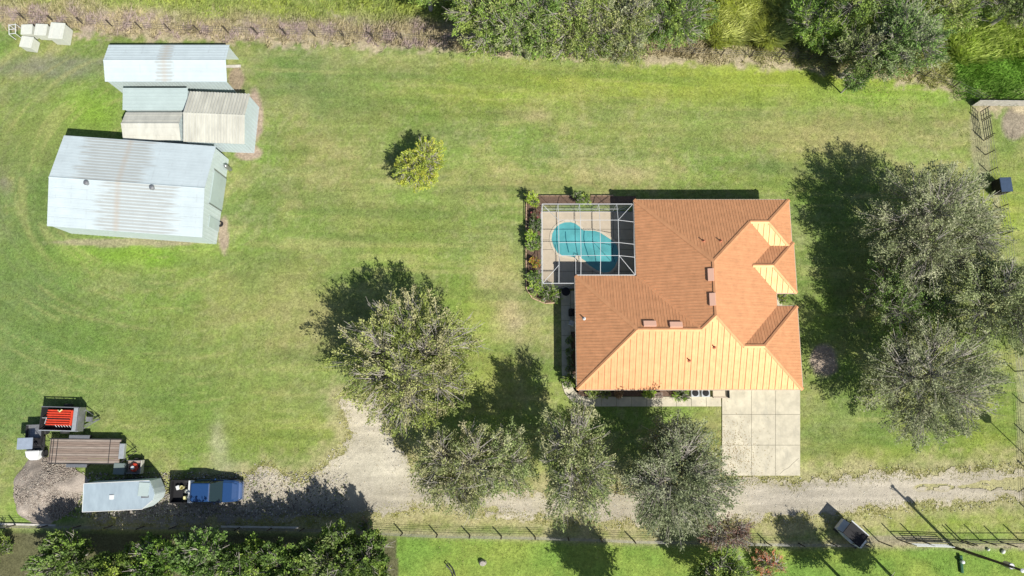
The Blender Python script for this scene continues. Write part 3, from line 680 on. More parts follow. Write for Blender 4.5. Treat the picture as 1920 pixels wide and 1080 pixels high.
# ------------------------------------------------------------------ pool, deck and screen cage
PX0, PX1, PY0, PY1 = 2.62, 10.6, 9.6, 16.58
pz = lambda zx, zy: G(960 + zx / 4.909, 340 + zy / 4.909)
pool = [pz(*q) for q in [(353, 540), (360, 480), (385, 430), (425, 392), (480, 370), (540, 367), (585, 380), (625, 410), (655, 442), (700, 445), (760, 447), (810, 462), (870, 500), (930, 540), (972, 585),
                          (988, 650), (980, 730), (950, 800), (900, 845), (840, 852), (770, 825), (710, 785), (660, 745), (600, 715), (520, 700), (455, 692), (410, 665), (375, 610)]]
deck_root = bpy.data.objects.new('pool_deck', None); COL.objects.link(deck_root); tag(deck_root, kind='structure')
def inside(p, poly):
    return float(in_poly(np.array([p[0]]), np.array([p[1]]), poly)[0]) > 0
# deck as slabs, each cut round the pool with a boolean-free grid of small quads joined per slab
jx = [PX0 + .02] + [G(x, 430)[0] for x in (1043, 1076, 1109, 1150)] + [11.2]
jy = [PY0] + [G(1020, y)[1] for y in (509, 468, 450, 430)] + [PY1]
pl = np.array(pool); 
for i in range(len(jx) - 1):
    for j in range(len(jy) - 1):
        xa, xb, ya_, yb_ = jx[i] + .02, jx[i + 1] - .02, jy[j] + .02, jy[j + 1] - .02
        nxs = max(2, int((xb - xa) / .1)); nys = max(2, int((yb_ - ya_) / .1))
        gx, gy = np.meshgrid(np.linspace(xa, xb, nxs + 1), np.linspace(ya_, yb_, nys + 1))
        dd = in_poly(gx, gy, pool)
        VV = np.stack([gx.ravel(), gy.ravel(), np.full(gx.size, .05)], 1)
        q = (np.arange(nys)[:, None] * (nxs + 1) + np.arange(nxs)[None])
        okc = (dd[:-1, :-1] < .02) | (dd[1:, 1:] < .02)
        q = q[okc]
        if len(q) == 0: continue
        if q.size == nxs * nys:
            MB().prism([(xa, ya_, 0), (xb, ya_, 0), (xb, yb_, 0), (xa, yb_, 0)], (0, 0, .05)).build('slab', M['deck'], deck_root); continue
        np_mesh('slab', VV, np.stack([q, q + 1, q + nxs + 2, q + nxs + 1], 1), M['deck'], None, deck_root)
MB().prism([(PX0 - .08, PY0 - .1, -.04), (11.2, PY0 - .1, -.04), (11.2, PY1 + .08, -.04), (PX0 - .08, PY1 + .08, -.04)], (0, 0, .055)).build('joint_bed', M['joint'], deck_root)
poolo = empty('swimming_pool', 'turquoise freeform swimming pool under the white screen cage', 'pool', (0, 0, 0))
MB().prism([(x, y, .045) for x, y in pool], (0, 0, .018)).build('water', M['water'], poolo)
n = len(pool)
cen = pl.mean(0)
for i in range(n):
    a, b = Vector((*pool[i], 0)), Vector((*pool[(i + 1) % n], 0)); d = (b - a); L = d.length; nn = Vector((d.y, -d.x, 0)).normalized()
    c = (a + b) / 2
    B('coping_stone', (c.x, c.y, .07), (L + .02, .2, .05), M['coping'], poolo, rz=math.atan2(d.y, d.x), bev=.012)
M['pool_line'] = mat('pool_step_edge', (.01, .13, .17), .4)
def pline(pts, r=.045):
    MB().tube([(*pz(*q), .06) for q in pts], r, 6).build('step_edge', M['pool_line'], poolo)
pline([(492, 465), (493, 510), (500, 560), (512, 610), (522, 655)]); pline([(665, 455), (660, 520), (670, 590), (690, 650), (705, 700)]); pline([(935, 590), (918, 640), (925, 690), (945, 740)])
MB().prism([(*pz(*q), .06) for q in [(580, 690), (625, 688), (640, 715), (680, 740), (660, 752), (610, 745), (590, 715)]], (0, 0, .12)).build('step_ledge', M['coping'], poolo)
MB().tube([(*pz(610, 740), .1), (*pz(612, 742), .9), (*pz(625, 715), .95), (*pz(632, 700), .3)], .03, 6).build('handrail', M['alu'], poolo)
cage = empty('pool_screen_cage', 'white aluminium screen cage standing over the pool against the house', 'screen cage', (0, 0, 0))
zt, zl, r0 = 3.15, 2.6, .055
def beam(a, b, w=.09, name='beam'):
    a, b = Vector(a), Vector(b); MB().tube([a, b], w * .29, 4).build(name, M['alu'], cage)
XW, XE, YN, YS, YS2 = PX0, 10.5, PY1, PY0, 10.3
tx0, tx1 = 4.0, 9.1; ty0, ty1 = 11.9, 15.0
bxs = [XW, tx0, G(1087, 400, 2.6)[0], G(1123, 400, 2.6)[0], tx1, XE]
for x in bxs[:-1]:
    beam((x, YN, 0), (x, YN, zl)); 
    ys0 = YS if x < 5.4 else YS2
    if x in (XW,): beam((x, YS, 0), (x, YS, zl))
    if XW < x < XE:
        beam((x, YN, zl), (x, ty1, zt)); beam((x, ty1, zt), (x, ty0, zt)); beam((x, ty0, zt), (x, ys0, zl + (0 if ys0 == YS else .1)))
beam((XW, YN, zl), (XE, YN, zl), .12); beam((XW, YN, zl), (XW, YS, zl), .12); beam((XW, YS, zl), (5.4, YS, zl), .12); beam((5.5, YS2, zl + .12), (10.6, YS2, zl + .12), .12); beam((XE, YN, zl), (XE, YS2, zl + .1), .12)
beam((5.45, YS, zl), (5.45, YS2 + 1.6, zl + .1), .08)
beam((XW, YN, .06), (XE, YN, .06)); beam((XW, YS, .06), (XW, YN, .06)); beam((XW, YS, .06), (5.3, YS, .06))
beam((XW, YN, 1.0), (XE, YN, 1.0), .07); beam((XW, YS, 1.0), (XW, YN, 1.0), .07)
for y in (ty1, (ty0 + ty1) / 2 - .42, ty0): beam((tx0, y, zt), (tx1, y, zt), .08); beam((tx1, y, zt), (XE, y - .05, zl + .1), .08)
for y in (11.4, 13.2, 15.0): beam((XW, y, 0), (XW, y, zl), .08)
beam((XW, YN, zl), (tx0, ty1, zt), .08); beam((XE, YN, zl), (tx1, ty1, zt), .08); beam((XW, YS, zl), (tx0, ty0 - .8, zt), .08); beam((XE, YS2, zl + .1), (tx1, ty0, zt), .08); beam((tx0, ty0, zt), (tx0, ty0 - .8, zt), .08)
beam((XW, YN, zl), (XW + .75, YN, .1), .06); beam((XE, YN, zl), (XE - 1.1, YN, .1), .06); beam((5.3, YS, zl), (4.4, YS, .1), .06)
def screen(pts):
    mb = MB(); mb.poly(pts); mb.build('screen_panel', M['screen'], cage)
for i in range(5):
    xa, xb = bxs[i], bxs[i + 1]
    screen([(xa, YN, .06), (xb, YN, .06), (xb, YN, zl), (xa, YN, zl)])
for ya2, yb2 in ((YS, 11.4), (11.4, 13.2), (13.2, 15.0), (15.0, YN)): screen([(XW, ya2, .06), (XW, yb2, .06), (XW, yb2, zl), (XW, ya2, zl)])
screen([(XW, YS, .06), (5.3, YS, .06), (5.3, YS, zl), (XW, YS, zl)])

# ------------------------------------------------------------------ metal buildings
def gable_building(name, label, c, rz, L, Wd, he, hr, mroof, mwall, roof_across=True, pw=.9, ribs=3, ends=(True, True), sides=(True, True), ridge_off=0.0, cat='barn', rw=.05, rh=.03):
    """ridge along local x"""
    root = empty(name, label, cat, (*c, 0), rz)
    rf = bpy.data.objects.new('roof', None); COL.objects.link(rf); rf.parent = root
    hl, hw = L / 2, Wd / 2; ov = .12; yr = ridge_off
    zs = lambda y: he + (hr - he) * (1 - abs(y - yr) / (hw - (yr if y > yr else -yr)))
    for xa, xb in ((-hl - ov, 0), (0, hl + ov)):
        for s_ in (-1, 1):
            yo = s_ * (hw + ov); zo = he - (hr - he) / (hw - s_ * yr) * ov
            roof_face([(xa, yo, zo), (xb, yo, zo), (xb, yr, hr), (xa, yr, hr)], mroof, rf, pw=pw, ribs=ribs, across=roof_across, rw=rw, rh=rh)
    MB().prism([(-hl - ov, yr - .14, hr - .02), (hl + ov, yr - .14, hr - .02), (hl + ov, yr, hr + .07), (-hl - ov, yr, hr + .07)], (0, 0, .012)).prism([(-hl - ov, yr, hr + .07), (hl + ov, yr, hr + .07), (hl + ov, yr + .14, hr - .02), (-hl - ov, yr + .14, hr - .02)], (0, 0, .012)).build('ridge_cap', mroof, rf)
    def wall_sheet(a, b, top0, top1, nm='wall_panel'):
        a, b = Vector((*a, 0)), Vector((*b, 0)); d = (b - a); n_ = max(1, round(d.length / 1.0))
        for k in range(n_):
            p, q = a + d * (k / n_), a + d * ((k + 1) / n_)
            def zz(pt):
                return top0 if top0 == top1 else None
            zp = zs(p.y) if abs(d.x) < 1e-3 else he - .03; zq = zs(q.y) if abs(d.x) < 1e-3 else he - .03
            mb = MB(); nn = Vector((d.y, -d.x, 0)).normalized(); g_ = d.normalized() * .006
            pts = [p + g_, q - g_]; poly = [Vector((pts[0].x, pts[0].y, -.05)), Vector((pts[1].x, pts[1].y, -.05)), Vector((pts[1].x, pts[1].y, zq - .03))]
            if abs(d.x) < 1e-3 and (p.y - yr) * (q.y - yr) < 0: poly.append(Vector((p.x, yr, hr - .03)))
            poly.append(Vector((pts[0].x, pts[0].y, zp - .03)))
            mb.prism(poly, nn * .03)
            for r3 in range(3):
                pc = p + (q - p) * ((r3 + .5) / 3); zc_ = (zp + (zq - zp) * (r3 + .5) / 3) - .12
                mb.box((pc.x + nn.x * .04, pc.y + nn.y * .04, zc_ / 2), (.04 if abs(d.x) > 1e-3 else .03, .03 if abs(d.x) > 1e-3 else .04, zc_))
            mb.build(nm, mwall, root)
    if sides[0]: wall_sheet((-hl, -hw), (hl, -hw), he, he)
    if sides[1]: wall_sheet((hl, hw), (-hl, hw), he, he)
    if ends[1]: wall_sheet((hl, -hw), (hl, hw), 0, 1)
    if ends[0]: wall_sheet((-hl, hw), (-hl, -hw), 0, 1)
    return root, rf, zs
# the large barn
sw, se, ne = Vector(G(133, 437)), Vector(G(405, 457)), Vector(G(428, 299))
rzb = math.atan2((se - sw).y, (se - sw).x); Lb = (se - sw).length; Wb = 7.95
cb = (sw + se) / 2 + Vector((-math.sin(rzb), math.cos(rzb))) * Wb / 2
barn, brf, bz = gable_building('metal_barn', 'large white metal barn with rust streaks and two round roof vents', cb, rzb, Lb, Wb, 3.0, 3.85, M['rusty'], M['barn_wall'], pw=.85, ribs=3, rh=.018, rw=.04)
for lx in (-3.35, 2.3):     # turbine vents just south of the ridge
    z0 = bz(-.25)
    tv = MB().lathe([(.17, 0), (.14, .05), (.13, .14), (.20, .19), (.22, .27), (.18, .34), (.08, .38)], 14, (lx, -.3, z0)).build('turbine_vent', M['steel'], brf)
for (y0, y1) in ((-3.0, -1.9),): pass
rd = MB().box((Lb / 2 + .075, .6, 1.25), (.05, 2.9, 2.5)).build('roller_door', M['barn_grey'], barn)
B('door', (Lb / 2 + .075, -2.4, 1.05), (.05, .95, 2.05), M['barn_grey'], barn)
MB().box((Lb / 2 + .09, 2.15, 1.3), (.05, .07, 2.6)).box((Lb / 2 + .09, -.95, 1.3), (.05, .07, 2.6)).build('door_track', M['steel'], barn)
# narrow open-ended shed
sA = gable_building('open_ended_shed', 'long narrow white metal shed with its east end open, nearest the north fence', (-31.05, 29.75), 0, 10.7, 3.3, 2.45, 2.95, M['rusty_shed'], M['barn_wall'], pw=.9, ribs=3, ends=(True, False), cat='shed')[0]
def lean_to(name, label, quad, mroof, mwall, zn, zs_, pw, ribs, across, cat='shed', walls='WSE'):
    root = empty(name, label, cat, (0, 0, 0)); rf = bpy.data.objects.new('roof', None); COL.objects.link(rf); rf.parent = root
    (x0, y0), (x1, y1) = quad
    roof_face([(x0, y0, zs_), (x1, y0, zs_), (x1, y1, zn), (x0, y1, zn)], mroof, rf, pw=pw, ribs=ribs, across=across)
    i_ = .12
    for a, b in (((x0 + i_, y0 + i_), (x1 - i_, y0 + i_)), ((x1 - i_, y0 + i_), (x1 - i_, y1 - i_)), ((x0 + i_, y1 - i_), (x0 + i_, y0 + i_))):
        za = (zs_ + (zn - zs_) * (a[1] - y0) / (y1 - y0)) - .06; zb = (zs_ + (zn - zs_) * (b[1] - y0) / (y1 - y0)) - .06
        d = Vector((b[0] - a[0], b[1] - a[1], 0)); nn = Vector((d.y, -d.x, 0)).normalized()
        MB().prism([(a[0], a[1], -.05), (b[0], b[1], -.05), (b[0], b[1], zb), (a[0], a[1], za)], nn * .03).build('wall_panel', mwall, root)
    return root
x0, yA1 = G(232, 166, 2.4); x1, yA0 = G(351, 206, 2.3)
lean_to('lean_to_shed', 'plain grey green sheet roof joined to the south side of the narrow shed', ((x0, yA0), (x1, min(yA1, 28.0))), M['barn_grey'], M['barn_wall'], 2.5, 2.25, .8, 3, True)
# small gable shed
xa, yn = G(235, 210, 2.3); xb, ys_ = G(338, 262, 2.3); ym = G(285, 231, 2.85)[1]
gable_building('small_gable_shed', 'small shed with darker grey north slope and pale south slope, west of the corrugated shed', ((xa + xb) / 2, (yn + ys_) / 2), 0, xb - xa - .24, yn - ys_ - .24, 2.25, 2.75, M['barn_tan'], M['barn_wall'], pw=1.0, ribs=2, ridge_off=ym - (yn + ys_) / 2, cat='shed')
xa, yn = G(352, 173, 2.6); xb, ys_ = G(460, 267, 2.6); ym = G(405, 213, 3.2)[1]
gable_building('corrugated_shed', 'weathered pale corrugated shed with ribs running down both slopes', ((xa + xb) / 2, (yn + ys_) / 2), R(-2.5), xb - xa - .24, yn - ys_ - .24, 2.5, 3.1, M['barn_tan'], M['barn'], roof_across=False, pw=.6, ribs=2, ridge_off=ym - (yn + ys_) / 2, cat='shed', rw=.13, rh=.07)

# ------------------------------------------------------------------ vehicles and equipment
def wheel(parent, c, r=.36, w=.24, axis='y'):
    mb = MB().lathe([(r * .55, -w / 2), (r * .93, -w / 2), (r, -w / 4), (r, w / 4), (r * .93, w / 2), (r * .55, w / 2)], 18)
    rim = MB().lathe([(r * .1, -w / 2 + .03), (r * .55, -w / 2 + .05), (r * .55, w / 2 - .05), (r * .1, w / 2 - .03)], 12)
    for q in (mb, rim):
        q.v = [(x, z, y) if axis == 'y' else (z, x, y) for x, y, z in q.v]
    t = mb.build('wheel', M['tyre'], parent, loc=c); rim.build('rim', M['steel'], t); return t
# blue pickup, facing east (+x)
x, y = G(387, 921, .9)
pk = empty('pickup_truck', 'blue pickup truck with a silver cross-bed toolbox, hitched ahead of the white trailer', 'truck', (x, y, 0), R(.5))
def hull(secs, name, m, parent, bev=.05, smooth=False):
    """secs: list of (x, halfwidth_bottom, zb, halfwidth_top, zt)"""
    mb = MB(); i = 0
    for (X_, wb, zb, wt, zt_) in secs: mb.v += [(X_, -wb, zb), (X_, wb, zb), (X_, wt, zt_), (X_, -wt, zt_)]
    for k in range(len(secs) - 1):
        a = 4 * k
        for j in range(4): mb.f.append((a + j, a + 4 + j, a + 4 + (j + 1) % 4, a + (j + 1) % 4))
    mb.f.append((0, 1, 2, 3)); a = 4 * (len(secs) - 1); mb.f.append((a + 3, a + 2, a + 1, a))
    o = mb.build(name, m, parent, bev=bev); return o
hull([(-1.0, .93, .4, .90, 1.0), (1.5, .94, .4, .90, 1.02), (2.35, .92, .4, .84, .98), (2.72, .84, .4, .72, .90), (2.9, .66, .42, .55, .80)], 'body', M['blue'], pk, .06)
hull([(-1.0, .88, 1.0, .72, 1.68), (-.85, .88, 1.0, .74, 1.74), (.55, .88, 1.0, .72, 1.74), (.62, .88, 1.0, .70, 1.70)], 'cab', M['blue'], pk, .06)
mb = MB(); mb.v = [(.62, -.70, 1.70), (.62, .70, 1.70), (1.45, .84, 1.04), (1.45, -.84, 1.04), (.62, -.86, 1.0), (.62, .86, 1.0)]; mb.f = [(0, 3, 2, 1), (0, 4, 3), (1, 2, 5), (4, 5, 2, 3), (0, 1, 5, 4)]
mb.build('windshield', M['glass'], pk)
hull([(1.42, .80, 1.0, .74, 1.10), (2.2, .76, .98, .68, 1.08), (2.6, .62, .92, .52, .98)], 'hood', M['blue'], pk, .04)
for s_ in (-1, 1):
    MB().prism([(-.85, s_ * .885, 1.08), (.5, s_ * .885, 1.08), (.42, s_ * .755, 1.62), (-.8, s_ * .755, 1.62)], (0, s_ * .012, .006)).build('side_window', M['glass'], pk)
    B('bed_side', (-1.98, s_ * .90, .78), (1.95, .10, .62), M['dark'], pk, .02)
    B('headlight', (2.66, s_ * .62, .78), (.18, .3, .16), M['chrome'], pk, .03, rz=-s_ * .45)
    B('mirror', (.78, s_ * .98, 1.1), (.1, .16, .12), M['blue'], pk, .03)
    for wx in (1.9, -1.85): wheel(pk, (wx, s_ * .84, .38), .38, .26)
B('bed_floor', (-1.98, 0, .55), (1.95, 1.72, .06), M['dark'], pk); B('tailgate', (-2.93, 0, .78), (.07, 1.85, .62), M['dark'], pk, .02)
B('toolbox', (-1.18, 0, 1.12), (.48, 1.84, .16), M['white'], pk, .025); B('bumper', (2.92, 0, .5), (.14, 1.5, .2), M['chrome'], pk, .05); B('rear_bumper', (-3.02, 0, .5), (.12, 1.7, .16), M['steel'], pk, .03)
B('roof_rail', (.6, 0, 1.735), (.05, 1.36, .02), M['chrome'], pk)
def inbed(name, label, cat, lx, ly, d, m, rz=0, z=.585):
    o = MB().box((0, 0, d[2] / 2), d).build(name, m, None, (x + lx, y + ly, z), rz, bev=.02); tag(o, label, cat); return o
inbed('cardboard_box', 'small white box lying in the bed of the blue pickup near the tailgate', 'box', -2.45, .28, (.28, .34, .3), M['white'], .4)
bk = empty('bucket', 'cream plastic bucket standing in the pickup bed', 'bucket', (x - 2.1, y + .3, .585)); MB().lathe([(.14, 0), (.17, .34), (.15, .34), (.12, .03)], 12).build('shell', M['yellowish'], bk); MB().tube([(-.17, 0, .33), (0, .1, .42), (.17, 0, .33)], .008, 5).build('handle', M['steel'], bk)
o = MB().lathe([(.10, 0), (.19, .06), (.20, .22), (.10, .30)], 12).build('sack', M['cream'], None, (x - 1.68, y - .02, .585), smooth=True); tag(o, 'rounded white sack in the middle of the pickup bed', 'sack')
inbed('jerry_can', 'pale yellow fuel can in the south corner of the pickup bed', 'can', -1.68, -.52, (.42, .26, .36), M['yellowish'], .1)

# enclosed trailer
x, y = G(224, 930, 2.3)
et = empty('enclosed_trailer', 'large white enclosed trailer with a wedge nose, parked behind the blue pickup', 'trailer', (x, y, 0), R(2.6))
hw = 1.12
mb = MB(); plan = [(-2.95, -hw), (1.9, -hw), (2.72, -.45), (2.85, 0), (2.72, .45), (2.4, hw), (-2.95, hw)]
mb.prism([(a, b, .45) for a, b in plan], (0, 0, 1.82)).build('body', M['barn_wall'], et, bev=.03)
mb = MB().prism([(a * 1.0, b * .985, 2.27) for a, b in plan], (0, 0, .05)); mb.build('roof', M['trailer_roof'], et, bev=.02)
for (a, b) in (((-2.95, -hw), (1.9, -hw)), ((-2.95, hw), (2.4, hw)), ((-2.95, -hw), (-2.95, hw)), ((1.9, -hw), (2.72, -.45))):
    MB().tube([(*a, 2.31), (*b, 2.31)], .035, 4).build('roof_trim', M['white'], et)
B('roof_hatch', (1.98, .45, 2.35), (.85, 1.1, .08), M['barn_grey'], et, .02, rz=-.1); B('roof_vent', (-.6, -.05, 2.36), (.38, .38, .1), M['white'], et, .03)
B('hatch_shadow_lip', (2.1, -.16, 2.335), (.62, .16, .05), M['steel'], et, .01)
for wx in (-.5, .4):
    for s_ in (-1, 1): wheel(et, (wx, s_ * 1.08, .36), .36, .22)
MB().tube([(2.6, -.5, .45), (3.6, 0, .45), (2.6, .5, .45)], .05, 5).tube([(3.4, 0, .1), (3.4, 0, .8)], .04, 6).build('tongue', M['blackmetal'], et)

# wooden flatbed trailer
x, y = G(160, 846, .75)
ft = empty('flatbed_trailer', 'long flatbed trailer with a weathered plank deck and black steel frame', 'trailer', (x, y, 0), R(-.5))
nb = 10; W2 = 1.95
for k in range(nb):
    yy = -W2 / 2 + W2 * (k + .5) / nb
    B('plank', (-.05, yy, .75 + rnd.uniform(-.006, .006)), (6.0, W2 / nb - .02, .05), M['wood'] if k % 3 else M['wood2'], ft)
for s_ in (-1, 1):
    B('side_rail', (-.05, s_ * (W2 / 2 + .04), .70), (6.1, .08, .14), M['blackmetal'], ft)
    B('fender', (-.6, s_ * (W2 / 2 + .22), .80), (1.75, .28, .05), M['steel'], ft, .02)
    for wx in (-1.05, -.2): wheel(ft, (wx, s_ * (W2 / 2 + .22), .36), .36, .22)
for xx in (-2.75, -2.95, -2.4, 2.05): B('cross_bar', (xx, 0, .785), (.05, W2, .03), M['blackmetal'], ft)
B('toolbox', (3.2, .05, .85), (.42, 1.25, .35), M['galv'], ft, .02)
MB().tube([(3.0, -.9, .62), (4.2, 0, .55), (3.0, .9, .62)], .05, 5).tube([(4.0, 0, .1), (4.0, 0, .9)], .04, 6).build('tongue', M['blackmetal'], ft)
for s_ in (-1, 1): MB().tube([(-3.1, s_ * .85, .75), (-3.15, s_ * .85, 1.35), (-3.1, s_ * .4, 1.35), (-3.1, s_ * .4, .75)], .03, 5).build('ramp_frame', M['blackmetal'], ft)

# open trailer loaded with red implement
x, y = G(119, 785, .8)
ut = empty('utility_trailer', 'open steel sided utility trailer parked on grass with a red load', 'trailer', (x, y, 0), R(-1.5))
B('deck', (0, 0, .52), (3.3, 1.95, .06), M['dark'], ut)
for s_ in (-1, 1):
    mb = MB(); mb.box((0, s_ * .98, 1.28), (3.35, .07, .07)); mb.box((0, s_ * .98, .8), (3.3, .03, .5))
    for xx in (-1.6, -.8, 0, .8, 1.6): mb.box((xx, s_ * .98, .92), (.05, .05, .74))
    mb.build('side_rail', M['galv'] if s_ < 0 else M['steel'], ut)
    wheel(ut, (0, s_ * 1.14, .36), .36, .2)
B('front_board', (1.62, 0, 1.0), (.06, 1.95, .9), M['steel'], ut); B('headboard', (1.28, 0, 1.28), (.34, 1.9, .06), M['galv'], ut, .01); B('tailgate', (-1.66, 0, .9), (.05, 1.95, .7), M['blackmetal'], ut)
MB().tube([(1.6, -.8, .5), (2.9, 0, .5), (1.6, .8, .5)], .05, 5).tube([(1.7, -.5, .52), (2.9, .0, .55)], .04, 5).tube([(2.7, 0, .1), (2.7, 0, .8)], .045, 6).box((2.1, 0, .6), (.5, .4, .22)).build('tongue', M['steel'], ut)
ri_ = empty('farm_implement', 'red slatted farm implement lying on the open utility trailer', 'implement', (x - .22, y + .1, .56), R(-1.5))
MB().box((0, 0, .28), (2.1, 1.3, .3)).build('frame', M['red'], ri_, bev=.04)
for k in range(7): B('slat', (-.02 + rnd.uniform(-.05, .05), -.58 + k * .195, .50), (2.0, .11, .10), M['red'], ri_, .02)
B('shaft', (0, -.12, .56), (1.9, .08, .08), M['dark'], ri_); MB().tube([(-1.45, -.05, .5), (-1.0, -.05, .5)], .04, 6).tube([(-1.05, .0, .5), (-1.15, -.55, .5)], .035, 6).build('hitch_arm', M['galv'], ri_)
MB().tube([(-.1, .62, .58), (.1, .5, .66), (.25, .68, .6)], .06, 6).build('hose', M['yellowish'], ri_)
for k in range(6): MB().tube([(-.3 + k * .24, -.62, .45), (-.2 + k * .24, -.82, .3)], .022, 5).build('tine', M['galv'], ri_)

# side-by-side, facing south
x, y = G(62, 829, .9)
uv = empty('utility_vehicle', 'two seat utility vehicle with blue grey canopy and small cargo bed', 'utility vehicle', (x, y, 0), R(2))
B('cargo_bed', (.05, .85, .72), (1.3, 1.15, .06), M['steel'], uv)
for s_ in (-1, 1): B('bed_side', (.05 + s_ * .66, .85, .86), (.06, 1.2, .3), M['blackmetal'], uv, .01)
B('bed_gate', (.05, 1.43, .86), (1.36, .05, .3), M['steel'], uv)
hull([(-1.5, .35, .4, .3, .75), (-1.2, .6, .35, .5, .95), (-.7, .62, .35, .6, 1.0)], 'hood', M['white'], uv, .05).rotation_euler = (0, 0, R(90))
B('floor', (0, -.2, .42), (1.3, 1.3, .1), M['blackmetal'], uv); B('seat', (.05, .05, .72), (1.15, .5, .16), M['dark'], uv, .04); B('backrest', (.05, .3, 1.0), (1.15, .12, .5), M['dark'], uv, .04)
B('canopy', (0, -.05, 1.88), (1.3, .95, .06), M['bluegrey'], uv, .025)
for sx_ in (-1, 1):
    for sy_ in (-.45, .35): MB().tube([(sx_ * .58, sy_, .5), (sx_ * .58, sy_ * .9, 1.86)], .025, 6).build('roof_post', M['blackmetal'], uv)
    for wy in (-1.0, .9): wheel(uv, (sx_ * .68, wy, .32), .32, .24, 'x')
MB().tube([(.3, -.35, .8), (.3, -.2, 1.05)], .02, 6).lathe([(.16, 0), (.17, .02)], 12, (.3, -.2, 1.04)).build('steering_wheel', M['dark'], uv)

# small green-lidded bin and cart with red mower
x, y = G(223, 879, .8)
o = empty('storage_bin', 'grey green lidded bin between the flatbed and the white trailer', 'bin', (x, y, 0), R(-2)); MB().box((0, 0, .36), (.85, .85, .74)).build('body', M['greenbox'], o, bev=.04); MB().box((0, 0, .77), (.95, .95, .09)).build('lid', M['greenbox'], o, bev=.03)
x, y = G(253, 875, .5)
ct = empty('garden_cart', 'small open cart holding a red machine, beside the green bin', 'cart', (x, y, 0), 0)
B('floor', (0, 0, .35), (1.35, 1.05, .05), M['wood2'], ct)
B('front_board', (.66, 0, .58), (.05, 1.1, .45), M['palewood'], ct); B('side_board', (0, .52, .5), (1.35, .05, .3), M['steel'], ct); B('side_board', (0, -.52, .5), (1.35, .05, .3), M['steel'], ct)
for s_ in (-1, 1): wheel(ct, (0, s_ * .64, .25), .25, .14)
MB().tube([(.7, 0, .3), (1.3, 0, .25)], .03, 5).build('drawbar', M['blackmetal'], ct)
mw = empty('push_mower', 'red push mower sitting inside the small open cart', 'mower', (x - .05, y - .05, .375), R(-30))
MB().lathe([(.34, .05), (.36, .2), (.25, .28)], 12).build('deck', M['red'], mw); MB().lathe([(.14, .28), (.16, .45), (.1, .5)], 10).build('engine', M['white'], mw)
MB().tube([(-.2, -.2, .25), (-.62, -.2, .55), (-.62, .2, .55), (-.2, .2, .25)], .018, 5).build('handle', M['dark'], mw)
for sx_ in (-1, 1):
    for sy_ in (-1, 1): wheel(mw, (sx_ * .28, sy_ * .3, .09), .09, .05)

# golf cart by the south fence, partly in tree shade
x, y = G(1600, 1003, .9)
gc = empty('golf_cart', 'white golf cart with a black canopy beside the south fence', 'golf cart', (x, y, 0), R(-42))
hull([(-1.3, .5, .35, .5, .85), (-.4, .6, .35, .58, .95), (-.35, .6, .35, .58, .55), (.5, .6, .35, .58, .55), (.55, .6, .35, .56, .9), (1.25, .45, .4, .36, .72)], 'body', M['white'], gc, .05)
B('canopy', (-.35, 0, 1.85), (1.75, 1.25, .06), M['dark'], gc, .03); MB().tube([(-1.25, .63, 1.88), (.5, .63, 1.88)], .05, 6).build('canopy_rim', M['white'], gc)
B('seat', (-.2, 0, .78), (.5, 1.1, .14), M['cream'], gc, .04); B('backrest', (-.48, 0, 1.05), (.12, 1.1, .42), M['cream'], gc, .04)
for sx_ in (-1.1, .42):
    for sy_ in (-1, 1): MB().tube([(sx_, sy_ * .52, .8), (sx_ * .95, sy_ * .55, 1.84)], .025, 6).build('roof_post', M['dark'], gc)
for wx in (-.95, .9):
    for s_ in (-1, 1): wheel(gc, (wx, s_ * .55, .24), .24, .18)
MB().tube([(.6, .25, .8), (.35, .25, 1.05)], .02, 6).build('steering_column', M['dark'], gc)

# white chests in the north-west corner
def chest(label, px, py, z, sx, sy, h, rz=0):
    x, y = G(px, py, z)
    o = empty('storage_chest', label, 'chest', (x, y, 0), R(rz), 'white chests in the north-west corner')
    MB().box((0, 0, (h - .1) / 2), (sx - .08, sy - .08, h - .1)).build('body', M['cream'], o, bev=.03)
    MB().box((0, 0, h - .06), (sx, sy, .1)).build('lid', M['cream'], o, bev=.03)
    for s_ in (-1, 1): B('lid_rib', (s_ * sx * .3, 0, h + .005), (.06, sy * .9, .04), M['cream'], o, .01)
    return o
chest('white lidded chest at the west end of the cluster, nearest the small white frame', 50, 55, 1.0, 1.05, 1.0, 1.05, 2)
chest('white lidded chest in the middle of the cluster, touching its western neighbour', 76, 55, 1.0, 1.15, 1.15, 1.0, -3)
chest('tall white lidded chest at the east end of the cluster', 107, 58, 1.2, 1.35, 1.6, 1.3, -4)
chest('white lidded chest set forward on the grass, south of the others', 49, 78, 1.0, 1.15, 1.1, 1.0, -8)
x, y = G(30, 60, .4)
o = empty('folding_rack', 'small white metal rack standing west of the white chests', 'rack', (x, y, 0), R(8))
for s_ in (-1, 1): MB().tube([(s_ * .3, -.5, 0), (s_ * .3, -.5, .9), (s_ * .3, .5, .9), (s_ * .3, .5, 0)], .035, 6).build('frame', M['white'], o)
for k in range(3): MB().tube([(-.3, -.45 + k * .45, .9), (.3, -.45 + k * .45, .9)], .03, 6).build('rail', M['white'], o)

